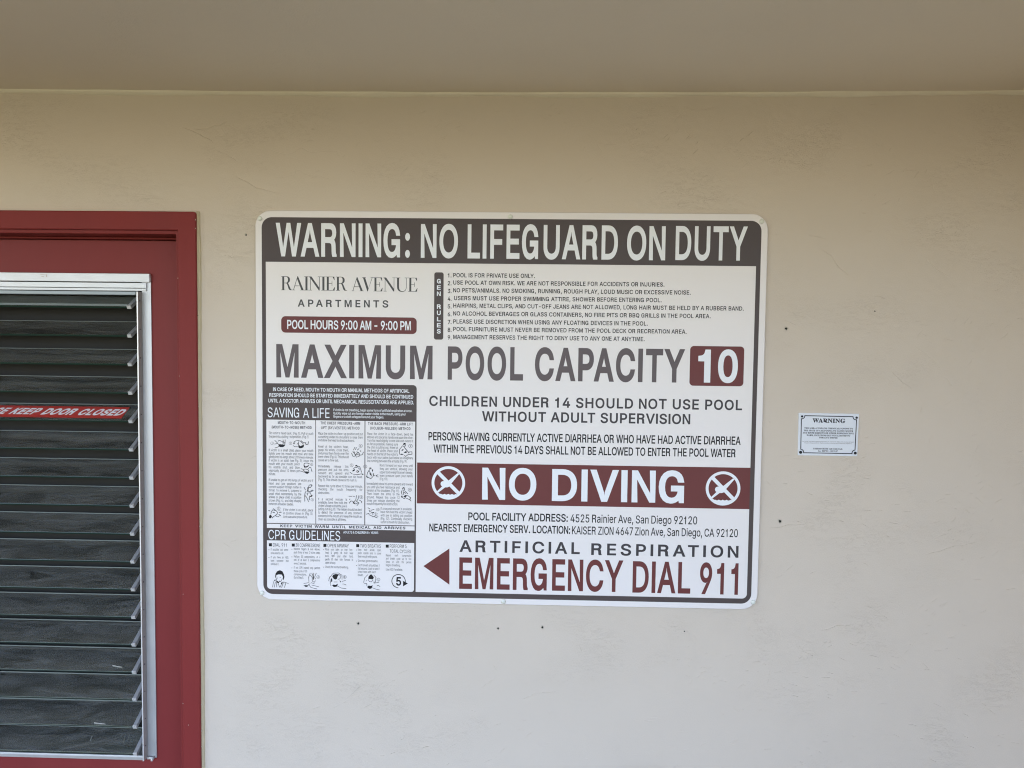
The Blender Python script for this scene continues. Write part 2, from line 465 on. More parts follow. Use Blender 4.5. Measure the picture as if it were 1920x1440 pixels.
# ------------------------------------------------------------------ lettering
# letter outlines: advance, then x,y,x,y,... per outline, in thousandths of a cap height
GLYPH_SANS = {
    "A": [943, [32,0,167,0,264,279,677,279,777,0,910,0,543,1000,396,1000], [374,595,418,729,469,897,519,732,564,595,637,391,303,391]],
    "B": [897, [245,112,245,454,488,454,549,447,601,429,642,399,673,361,692,317,699,268,693,226,676,189,648,157,607,132,552,117,481,112], [118,1000,118,0,485,0,558,4,623,16,677,35,722,62,759,94,787,131,806,173,818,219,821,268,814,340,791,399,756,447,714,483,667,506,619,520,661,540,700,562,734,591,760,629,777,677,783,735,779,783,767,827,749,869,722,906,688,938,646,964,597,984,539,996,474,1000], [468,561,245,561,245,888,472,888,531,883,578,868,614,843,640,811,655,773,660,732,654,683,635,642,605,608,566,582,520,566]],
    "C": [1003, [105,308,137,227,180,156,233,96,295,49,366,14,442,-6,526,-13,600,-8,669,9,734,37,791,74,840,122,881,178,911,243,930,315,803,315,788,267,765,225,737,188,702,158,663,135,620,118,574,107,526,104,467,109,412,124,361,150,316,185,278,230,246,284,222,347,208,419,203,499,208,580,222,652,246,715,277,769,316,814,361,850,411,875,466,891,526,896,574,893,620,883,663,866,702,842,737,812,765,776,788,733,803,685,930,685,910,758,880,822,840,879,790,926,733,964,669,991,599,1008,526,1013,442,1006,366,986,295,951,233,903,180,844,137,773,105,691,86,600,79,499,86,399]],
    "D": [987, [118,1000,118,0,430,0,527,7,613,27,689,60,755,106,809,164,852,233,883,313,901,403,907,502,901,601,883,689,852,769,810,838,757,895,693,940,619,973,536,993,443,1000], [567,133,499,117,422,112,245,112,245,888,434,888,507,883,572,867,628,842,676,806,715,762,745,709,767,647,780,578,785,502,780,425,767,355,745,293,714,239,674,194,625,159]],
    "E": [823, [245,112,245,450,699,450,699,562,245,562,245,888,732,888,732,1000,118,1000,118,0,738,0,738,112]],
    "F": [806, [245,0,245,435,681,435,681,547,245,547,245,888,726,888,726,1000,118,1000,118,0]],
    "G": [1023, [104,309,136,227,179,156,231,97,294,49,365,14,443,-6,528,-13,605,-8,676,9,740,37,798,75,846,122,886,179,916,243,934,315,940,393,940,503,556,503,556,391,815,391,811,341,799,289,779,242,751,201,718,167,678,140,632,120,582,108,528,104,469,109,413,125,362,150,317,186,278,231,246,285,222,348,208,419,203,499,208,580,222,652,246,715,277,770,315,815,360,850,410,876,464,891,521,896,573,892,620,882,662,864,700,839,733,809,761,773,784,732,802,685,932,685,913,755,883,818,842,874,793,922,735,961,669,990,597,1008,521,1013,438,1006,362,986,293,951,231,903,179,844,136,773,104,691,85,600,79,499,85,399]],
    "H": [1016, [118,0,245,0,245,456,771,456,771,0,898,0,898,1000,771,1000,771,568,245,568,245,1000,118,1000]],
    "I": [591, [61,112,61,0,530,0,530,112,359,112,359,888,530,888,530,1000,61,1000,61,888,232,888,232,112]],
    "J": [779, [65,286,70,218,86,159,112,107,148,64,193,30,244,6,301,-9,364,-13,426,-9,483,6,534,30,578,64,614,107,640,159,656,218,661,286,661,1000,534,1000,534,286,529,229,513,183,487,146,453,119,411,103,364,98,315,103,274,119,239,146,213,183,197,229,192,286,192,340,65,340]],
    "K": [917, [118,1000,118,0,245,0,245,328,389,481,732,0,882,0,477,567,881,1000,715,1000,416,677,343,596,273,513,244,476,245,657,245,1000]],
    "L": [772, [118,1000,118,0,710,0,710,112,245,112,245,1000]],
    "M": [1235, [240,0,240,572,235,856,335,572,562,0,672,0,896,572,919,633,978,805,996,862,991,572,991,0,1116,0,1116,1000,936,1000,693,368,672,311,619,142,565,312,545,368,298,1000,118,1000,118,0]],
    "N": [1029, [236,845,397,570,760,0,911,0,911,1000,784,1000,784,383,785,309,788,213,793,148,762,210,713,296,674,359,268,1000,118,1000,118,0,246,0,246,572]],
    "O": [1048, [105,308,137,227,181,156,233,96,296,49,366,14,442,-6,525,-13,608,-6,684,14,754,49,816,96,869,156,912,227,944,308,963,399,969,499,963,600,944,691,912,773,869,844,816,903,754,951,684,986,608,1006,525,1013,442,1006,366,986,296,951,233,903,181,844,137,773,105,691,86,600,79,499,86,399], [246,284,222,347,208,419,203,499,208,580,222,653,246,716,278,770,317,815,362,850,413,876,467,891,525,896,583,891,637,876,687,851,732,816,771,771,803,717,827,653,841,581,846,499,841,419,827,347,803,283,771,229,732,184,687,149,637,124,583,109,525,104,467,109,413,124,362,150,317,185,278,229]],
    "P": [874, [118,1000,118,0,245,0,245,365,462,365,535,370,599,384,653,407,699,439,737,477,766,522,787,572,799,626,803,683,799,741,787,795,766,845,737,889,699,927,653,958,599,981,535,995,462,1000], [245,477,245,889,456,889,527,882,584,862,626,831,655,789,672,740,677,683,672,627,655,577,626,535,584,503,528,483,457,477]],
    "Q": [1048, [137,227,181,156,233,96,296,49,366,14,442,-6,525,-13,608,-6,692,18,788,-94,921,-94,792,78,816,96,869,156,912,227,944,308,963,399,969,499,963,600,944,691,912,773,869,844,816,903,754,951,684,986,608,1006,525,1013,442,1006,366,986,296,951,233,903,181,844,137,773,105,691,86,600,79,499,86,399,105,308], [278,229,246,284,222,347,208,419,203,499,208,580,222,653,246,716,278,770,317,815,362,850,413,876,467,891,525,896,583,891,637,876,687,851,732,816,771,771,803,717,827,653,841,581,846,499,841,419,827,347,803,283,771,229,726,179,615,313,482,313,627,121,583,109,525,104,467,109,413,124,362,150,317,185]],
    "R": [883, [118,0,245,0,245,389,474,390,694,0,841,0,616,412,654,427,701,456,738,491,767,534,788,582,801,634,805,692,801,750,788,803,767,851,738,894,701,931,655,960,600,982,536,996,464,1000,118,1000], [245,501,245,889,458,889,529,882,585,864,627,835,656,796,673,748,679,692,673,637,656,591,627,553,585,524,530,507,459,501]],
    "S": [878, [100,163,126,118,159,78,201,45,251,18,307,-2,370,-13,440,-17,512,-13,578,0,636,21,685,49,727,84,760,125,784,170,798,220,803,272,796,336,776,388,744,432,705,467,660,496,612,518,519,549,417,577,333,606,292,627,257,656,240,679,230,706,226,738,233,783,253,822,285,855,329,880,382,896,442,901,499,897,550,883,594,860,629,828,652,789,663,743,788,743,782,793,766,839,741,882,708,920,668,952,621,978,568,998,510,1010,446,1013,383,1010,325,998,270,979,222,952,181,919,147,880,122,836,107,786,102,732,110,670,132,615,169,568,221,529,285,497,361,470,481,437,582,402,622,379,653,352,673,317,679,274,671,224,648,181,610,145,562,118,504,102,440,97,381,101,327,115,280,139,243,172,217,216,205,268,75,268,83,214]],
    "T": [882, [62,1000,62,888,379,888,379,0,505,0,505,888,819,888,819,1000]],
    "U": [1017, [123,274,140,213,166,157,203,107,248,65,303,30,365,4,433,-11,509,-16,584,-11,653,4,714,30,768,65,814,107,850,157,877,213,893,274,899,340,899,1000,772,1000,772,350,764,282,740,222,716,187,686,158,650,134,608,116,561,105,509,101,457,105,410,116,368,134,331,158,301,187,277,222,252,282,244,350,244,1000,118,1000,118,340]],
    "V": [943, [166,1000,32,1000,401,0,546,0,910,1000,776,1000,569,405,525,271,474,103,423,270,378,405]],
    "W": [1349, [32,1000,305,0,453,0,625,635,658,776,674,861,691,769,723,635,895,0,1042,0,1316,1000,1186,1000,1003,286,968,121,956,184,933,286,746,1000,602,1000,440,385,415,286,393,184,380,117,367,184,345,286,321,385,162,1000]],
    "X": [932, [36,0,180,0,357,254,405,326,443,386,467,429,491,384,528,324,574,254,750,0,896,0,541,517,877,1000,734,1000,534,710,495,646,467,595,439,647,401,710,350,787,205,1000,58,1000,394,512]],
    "Y": [928, [179,1000,32,1000,400,409,400,0,527,0,527,409,895,1000,749,1000,551,677,494,576,465,511,437,574,378,677]],
    "Z": [862, [421,112,299,111,225,109,263,158,332,253,780,907,780,1000,79,1000,79,888,438,888,561,889,637,891,602,846,538,757,82,91,82,0,785,0,785,112]],
    "a": [765, [134,42,186,10,247,-10,314,-17,374,-12,423,2,480,36,536,96,544,0,662,0,662,494,655,570,634,630,602,675,562,708,517,731,470,746,423,753,381,756,321,751,261,738,205,715,154,680,112,633,81,572,204,552,245,603,293,634,335,646,385,650,452,640,513,598,537,547,513,464,459,446,350,432,246,414,197,400,152,380,114,352,85,316,66,270,60,212,63,166,84,106], [192,156,184,225,216,285,264,312,345,330,455,346,531,368,542,271,536,226,518,183,488,145,448,115,397,96,335,89,274,98,224,119]],
    "b": [834, [103,0,220,0,226,115,286,47,339,7,389,-10,451,-16,511,-11,566,5,616,32,660,68,697,113,727,166,749,228,763,296,767,371,763,446,749,514,727,575,697,628,659,673,615,709,565,735,510,750,450,756,387,750,337,733,284,694,228,628,223,1000,103,1000], [246,226,228,294,221,372,228,450,246,517,276,572,334,623,389,644,433,648,496,638,550,612,591,569,621,513,639,447,645,372,639,297,621,229,591,172,532,118,477,96,433,92,371,102,318,128,276,170]],
    "c": [778, [86,228,110,167,142,114,182,69,230,32,283,5,343,-11,407,-16,461,-12,512,-1,559,17,602,42,639,73,671,110,696,153,713,201,598,230,588,201,573,174,555,150,532,130,506,114,477,101,444,94,407,91,361,96,320,108,285,130,243,174,213,231,195,297,189,368,195,441,213,508,243,565,285,610,320,631,361,644,407,648,443,646,476,639,505,627,531,611,553,591,571,568,585,543,595,515,711,544,693,591,668,633,637,669,600,700,558,724,511,741,461,752,407,756,343,750,283,734,230,707,182,671,142,626,110,572,86,511,72,443,67,368,72,295]],
    "d": [834, [85,228,107,166,138,113,175,68,219,32,269,5,324,-11,384,-16,446,-10,496,7,549,47,609,115,615,0,731,0,731,1000,611,1000,606,628,550,694,497,733,448,750,385,756,325,750,270,735,220,709,176,673,138,628,108,575,85,514,72,446,67,371,72,296], [213,229,195,297,189,372,195,447,213,513,243,569,301,622,358,644,402,648,464,638,518,613,559,572,589,517,607,450,613,372,607,294,589,226,559,170,500,118,445,96,402,92,338,102,285,129,243,172]],
    "e": [794, [72,294,86,227,109,167,142,113,182,69,230,32,285,5,348,-11,417,-16,490,-10,555,9,612,38,659,77,694,124,717,179,592,190,546,132,480,99,417,91,353,98,281,132,239,173,217,209,196,273,190,333,730,333,730,381,723,475,702,554,670,619,628,670,578,709,522,735,464,751,403,756,339,750,280,734,226,706,179,669,140,624,109,569,86,508,72,441,67,367], [341,640,403,649,464,640,516,617,556,578,585,528,604,450,193,454,214,530,245,578,288,616]],
    "f": [499, [279,0,279,643,448,643,448,746,279,746,279,823,285,870,303,904,323,919,350,928,383,932,422,928,447,921,477,1024,437,1036,368,1042,316,1036,266,1020,222,993,188,955,166,907,158,848,158,746,13,746,13,643,158,643,158,0]],
    "g": [836, [99,-136,126,-178,162,-216,207,-249,263,-274,330,-291,407,-296,493,-289,571,-267,617,-244,656,-214,689,-177,713,-131,727,-78,732,-17,732,746,615,746,610,627,552,694,498,733,448,750,385,756,326,750,271,735,221,709,176,673,139,629,108,577,85,516,72,449,67,376,72,302,85,236,108,177,139,127,177,85,221,52,271,28,325,14,383,9,446,15,496,31,548,68,607,134,612,-11,606,-68,587,-113,555,-148,513,-172,463,-186,407,-191,349,-187,285,-164,239,-130,199,-80], [214,241,195,305,189,379,195,451,213,516,243,570,302,622,359,644,403,648,466,638,519,614,560,573,590,519,608,454,614,379,608,302,590,238,559,186,501,139,446,120,403,116,340,126,286,149,244,188]],
    "h": [806, [103,1000,103,0,223,0,223,446,230,506,248,556,278,595,316,624,362,641,413,647,461,642,503,625,537,598,562,562,577,516,582,462,582,0,702,0,702,472,698,532,688,585,670,631,646,669,616,700,580,724,518,748,447,756,393,751,344,736,299,712,260,676,225,622,223,1000]],
    "i": [328, [133,876,164,870,197,876,224,894,242,919,248,950,242,981,224,1006,197,1024,164,1030,133,1024,106,1006,87,981,81,950,87,919,106,894], [103,746,103,0,223,0,223,746]],
    "j": [328, [-19,-281,7,-281,73,-274,127,-254,169,-222,200,-178,218,-123,223,-59,223,746,103,746,103,-57,97,-106,80,-141,61,-157,35,-167,4,-170,-19,-170], [81,950,87,919,105,894,132,876,164,870,196,876,223,894,242,919,248,950,242,981,223,1006,196,1024,164,1030,132,1024,105,1006,87,981]],
    "k": [748, [223,1000,103,1000,103,0,223,0,223,275,303,350,578,0,732,0,395,426,708,746,559,746,230,416]],
    "l": [372, [103,1000,103,166,108,115,122,73,145,40,178,15,221,0,274,-5,318,-2,355,5,324,105,287,102,255,107,236,122,227,151,223,194,223,1000]],
    "m": [1199, [223,0,223,468,229,523,247,568,275,604,310,629,350,645,392,650,432,645,467,633,497,611,520,583,534,550,539,511,539,0,659,0,659,486,664,531,679,570,703,603,736,629,776,644,823,650,861,646,897,634,929,615,954,586,969,548,974,499,974,0,1095,0,1095,501,1091,556,1080,604,1063,646,1039,680,1011,709,977,731,921,752,858,759,801,754,748,737,702,710,663,674,633,631,624,605,617,629,595,672,565,709,527,737,482,754,431,759,384,754,338,739,297,715,260,680,231,635,221,608,220,746,103,746,103,0]],
    "n": [805, [223,0,223,446,230,506,248,556,278,595,316,624,362,641,413,647,461,642,503,625,537,598,562,562,577,516,582,462,582,0,702,0,702,472,698,532,688,585,669,631,645,669,615,700,580,724,518,748,447,756,393,751,344,736,299,712,260,676,224,618,219,746,103,746,103,0]],
    "o": [816, [86,228,110,167,142,114,182,69,230,32,283,5,343,-11,407,-16,473,-11,533,5,587,32,634,69,674,114,706,167,730,228,744,295,749,368,744,443,730,511,706,572,674,626,634,671,587,707,533,734,473,750,407,756,343,750,283,734,230,707,182,671,142,626,110,572,86,511,72,443,67,368,72,295], [213,231,195,297,189,368,195,441,213,508,243,565,285,610,320,631,361,644,407,648,455,644,496,631,531,610,574,565,604,507,622,441,628,368,622,297,604,231,574,174,531,130,496,108,455,96,407,91,361,96,320,108,285,130,243,174]],
    "p": [834, [103,746,103,-281,223,-281,228,115,286,47,339,7,389,-10,451,-16,511,-11,566,5,616,32,660,68,697,113,727,166,749,228,763,296,767,371,763,446,749,514,727,575,697,628,659,673,615,709,565,735,510,750,450,756,387,750,337,733,284,694,226,628,220,746], [246,226,228,294,221,372,228,450,246,517,276,572,334,623,389,644,433,648,496,638,550,612,591,569,621,513,639,447,645,372,639,297,621,229,591,172,532,118,477,96,433,92,371,102,318,128,276,170]],
    "q": [834, [85,228,107,166,138,113,175,68,219,32,269,5,324,-11,384,-16,446,-10,496,7,549,47,606,115,611,-281,731,-281,731,746,615,746,609,628,550,694,497,733,448,750,385,756,325,750,270,735,220,709,176,673,138,628,108,575,85,514,72,446,67,371,72,296], [213,229,195,297,189,372,195,447,213,513,243,569,301,622,358,644,402,648,464,638,518,613,559,572,589,517,607,450,613,372,607,294,589,226,559,170,500,118,445,96,402,92,338,102,285,129,243,172]],
    "r": [509, [219,746,103,746,103,0,223,0,223,466,229,515,247,557,276,592,313,618,357,635,407,640,452,638,479,634,479,754,451,756,419,756,376,753,336,741,300,722,268,696,244,666,223,631]],
    "s": [717, [121,74,166,35,220,7,285,-10,358,-16,439,-9,511,13,552,34,586,61,614,93,635,128,647,167,651,209,646,258,629,300,602,337,563,368,513,392,451,411,338,438,282,456,244,478,221,507,213,545,218,574,233,600,257,623,289,640,326,650,368,654,412,650,449,639,477,620,508,585,527,545,637,570,617,622,588,667,548,704,499,732,439,750,368,756,293,749,226,728,170,695,128,652,108,617,96,579,92,538,98,489,114,446,142,409,181,378,231,353,293,334,417,305,465,289,499,267,520,238,527,202,522,173,506,146,481,122,446,104,405,93,356,89,294,97,244,118,218,142,198,172,185,209,70,185,89,125]],
    "t": [447, [133,127,151,80,181,42,221,14,271,-2,331,-8,377,-5,419,3,397,105,364,100,335,98,294,104,267,120,253,150,248,192,248,643,401,643,401,746,248,746,248,926,128,926,128,746,13,746,13,643,128,643,128,183]],
    "u": [806, [103,746,103,273,107,214,118,161,136,115,160,77,190,45,226,21,288,-2,358,-10,412,-5,461,9,505,33,545,69,582,128,586,0,702,0,702,746,582,746,582,300,576,240,557,190,528,151,490,122,444,104,393,99,345,104,303,120,269,147,244,184,229,229,223,283,223,746]],
    "v": [765, [367,171,325,305,166,746,34,746,319,0,445,0,730,746,599,746,440,305,399,171,383,115]],
    "w": [1115, [171,746,44,746,270,0,391,0,516,442,558,608,571,551,599,442,627,338,724,0,844,0,1070,746,944,746,852,420,812,266,780,130,750,267,711,420,622,746,495,746,405,420,365,265,334,126,302,268,262,420]],
    "x": [744, [41,0,180,0,291,168,372,303,393,267,454,168,564,0,703,0,441,377,691,746,554,746,458,601,375,458,352,498,290,601,197,746,56,746,305,382]],
    "y": [765, [174,-177,130,-170,93,-272,127,-281,180,-285,230,-281,274,-267,313,-243,347,-210,376,-167,401,-114,730,746,600,746,440,305,398,171,382,116,367,170,325,305,166,746,34,746,319,-3,296,-70,278,-114,256,-145,231,-165,204,-175]],
    "z": [748, [82,90,82,0,666,0,666,111,248,114,654,650,654,746,94,746,94,635,499,632]],
    "0": [891, [112,305,135,223,167,152,207,94,255,47,312,14,375,-7,446,-13,516,-7,580,14,636,47,684,94,724,152,755,223,778,305,792,397,797,499,792,602,778,694,755,776,723,847,683,906,635,952,579,986,516,1007,446,1013,375,1007,312,986,256,952,208,906,168,847,136,776,113,694,99,602,94,499,99,397], [242,283,222,382,215,499,222,618,242,717,263,773,289,819,320,855,357,882,399,898,446,903,492,898,534,882,570,855,602,819,628,773,649,717,669,618,676,499,669,382,649,283,628,227,602,181,570,145,534,118,492,103,446,97,399,103,357,118,320,145,289,181,263,227]],
    "1": [891, [390,1000,169,839,169,703,414,881,417,107,150,107,150,0,768,0,768,107,542,107,542,1000]],
    "2": [891, [133,769,129,711,250,711,255,766,273,813,301,851,339,880,385,897,440,903,491,898,537,883,575,857,605,823,623,780,630,730,625,685,611,642,587,600,555,555,460,450,126,93,126,0,765,0,765,111,300,115,525,353,602,437,660,508,702,569,729,624,744,677,749,732,745,783,732,831,710,875,680,915,644,948,601,976,553,997,500,1009,442,1013,384,1009,331,997,281,976,237,947,200,912,169,869,147,822]],
    "3": [891, [213,44,261,19,341,-5,428,-13,493,-9,553,3,607,24,655,53,695,88,728,130,753,177,768,229,772,285,768,339,753,390,729,437,696,479,655,514,606,542,549,562,486,570,434,569,732,905,732,1000,137,1000,137,889,566,885,308,588,308,487,395,487,476,480,540,459,588,427,621,386,641,337,647,285,640,229,618,183,585,146,541,119,488,103,430,98,374,103,325,116,282,139,249,171,226,211,215,259,86,259,94,205,111,156,138,113,172,75]],
    "4": [891, [78,311,78,207,554,207,554,0,674,0,674,207,812,207,812,319,674,319,674,624,554,624,554,319,213,322,611,1000,485,1000]],
    "5": [891, [163,118,194,80,231,48,275,22,324,2,377,-10,435,-13,497,-9,554,6,607,30,653,62,693,102,725,149,749,201,764,259,768,321,763,390,745,454,716,511,678,561,632,601,578,631,517,649,451,656,399,651,349,639,305,619,266,593,296,889,720,889,720,1000,189,1000,132,497,252,483,285,508,329,528,378,540,428,544,488,537,540,515,583,480,616,435,637,380,644,319,638,258,617,205,585,160,543,127,492,105,435,98,385,103,341,118,302,143,271,175,250,213,240,256,117,256,124,207,139,161]],
    "6": [891, [166,146,197,100,235,61,280,29,330,5,385,-9,445,-13,504,-9,559,5,609,28,654,59,692,98,723,143,746,193,760,249,764,309,760,368,748,423,727,471,698,514,663,550,621,579,573,600,520,613,442,616,356,588,633,1000,496,1000,270,669,201,560,157,470,133,392,125,318,129,256,143,199], [271,200,252,252,246,311,252,370,271,420,302,463,342,495,390,515,445,521,500,515,548,494,587,462,618,419,637,368,644,309,637,251,618,199,587,156,548,123,500,102,445,95,390,102,342,123,302,156]],
    "7": [891, [191,0,324,0,768,882,768,1000,122,1000,122,889,636,889,636,881]],
    "8": [891, [146,121,178,82,219,49,266,22,321,3,380,-9,445,-13,509,-9,569,3,623,22,671,49,711,82,744,121,768,166,783,214,788,266,781,327,761,384,730,433,690,474,643,504,591,522,635,542,674,569,706,605,731,649,745,696,750,748,746,797,733,842,710,884,681,921,644,953,602,979,554,998,501,1010,445,1013,388,1010,335,998,287,979,244,953,208,921,178,884,156,842,143,797,138,748,143,696,158,648,182,605,215,569,254,542,300,522,246,504,199,474,158,433,128,384,108,327,102,266,107,214,121,166], [253,180,233,223,227,272,234,325,255,371,289,409,333,438,385,456,445,462,504,456,556,438,600,409,634,371,655,325,662,272,655,223,635,180,603,145,560,118,507,102,445,97,382,102,329,118,285,145], [349,884,393,899,445,904,496,899,541,884,577,859,605,826,622,785,628,738,622,691,604,650,576,616,539,590,495,574,445,569,394,574,349,590,312,616,284,650,267,691,261,738,267,785,284,826,312,859]],
    "9": [891, [129,632,142,577,163,529,192,486,227,450,269,421,317,400,370,387,428,383,468,386,505,397,542,417,256,0,394,0,619,331,688,440,733,530,756,608,764,682,760,744,746,801,723,854,692,900,654,939,610,971,559,995,504,1009,444,1013,385,1009,330,995,280,972,235,941,198,903,166,858,143,807,129,752,125,691], [253,632,246,691,253,749,272,801,302,844,342,877,390,898,444,905,500,898,548,877,588,844,618,800,637,748,644,689,637,631,618,580,588,537,548,505,499,485,444,479,390,485,342,506,302,538,272,581]],
    ".": [369, [97,81,104,46,124,17,153,-2,187,-9,222,-2,251,17,271,46,277,81,271,115,251,144,222,164,187,170,153,164,124,144,104,115]],
    ",": [369, [133,140,74,-235,166,-235,269,140]],
    ":": [369, [97,81,104,46,124,17,153,-2,187,-9,222,-2,251,17,271,46,277,81,271,115,251,144,222,164,187,170,153,164,124,144,104,115], [124,558,153,539,187,532,222,539,251,558,271,587,277,621,271,656,251,685,222,705,187,711,153,705,124,685,104,656,97,621,104,587]],
    "(": [537, [180,307,195,208,219,107,252,7,295,-91,347,-189,464,-189,412,-74,370,32,338,131,315,225,302,316,297,406,302,508,317,616,342,728,375,842,416,953,464,1060,347,1060,300,971,259,867,224,754,198,636,181,519,175,406]],
    ")": [537, [127,-72,73,-189,190,-189,241,-93,284,5,317,105,342,205,357,306,362,406,356,518,340,636,313,754,279,867,237,971,190,1060,73,1060,121,953,162,842,195,728,219,616,235,508,240,406,235,318,222,229,201,135,169,35]],
    "'": [405, [252,624,266,1000,138,1000,153,624]],
    "-": [891, [224,481,224,369,662,369,662,481]],
    "&": [880, [106,122,136,83,173,50,217,23,268,3,324,-9,387,-13,460,-7,533,13,600,46,645,84,715,0,860,0,724,176,756,226,780,283,796,354,801,441,686,441,680,366,652,280,430,522,503,576,541,606,573,639,599,673,619,711,632,751,636,795,629,852,606,903,570,947,522,981,463,1002,393,1009,324,1002,264,981,215,946,179,901,156,846,148,783,154,728,172,676,200,626,238,575,266,540,166,461,125,418,93,372,74,321,67,262,71,212,84,165], [215,172,197,212,191,258,197,302,216,343,251,384,303,428,338,454,560,159,494,116,438,98,379,91,327,97,282,113,244,138], [346,896,413,904,471,884,506,839,513,780,492,725,465,692,425,659,359,610,332,643,280,731,271,801,295,860]],
    "/": [490, [462,1047,350,1047,28,-150,140,-150]],
    "+": [891, [389,444,121,444,121,338,389,338,389,67,501,67,501,338,768,338,768,444,501,444,501,715,389,715]],
}
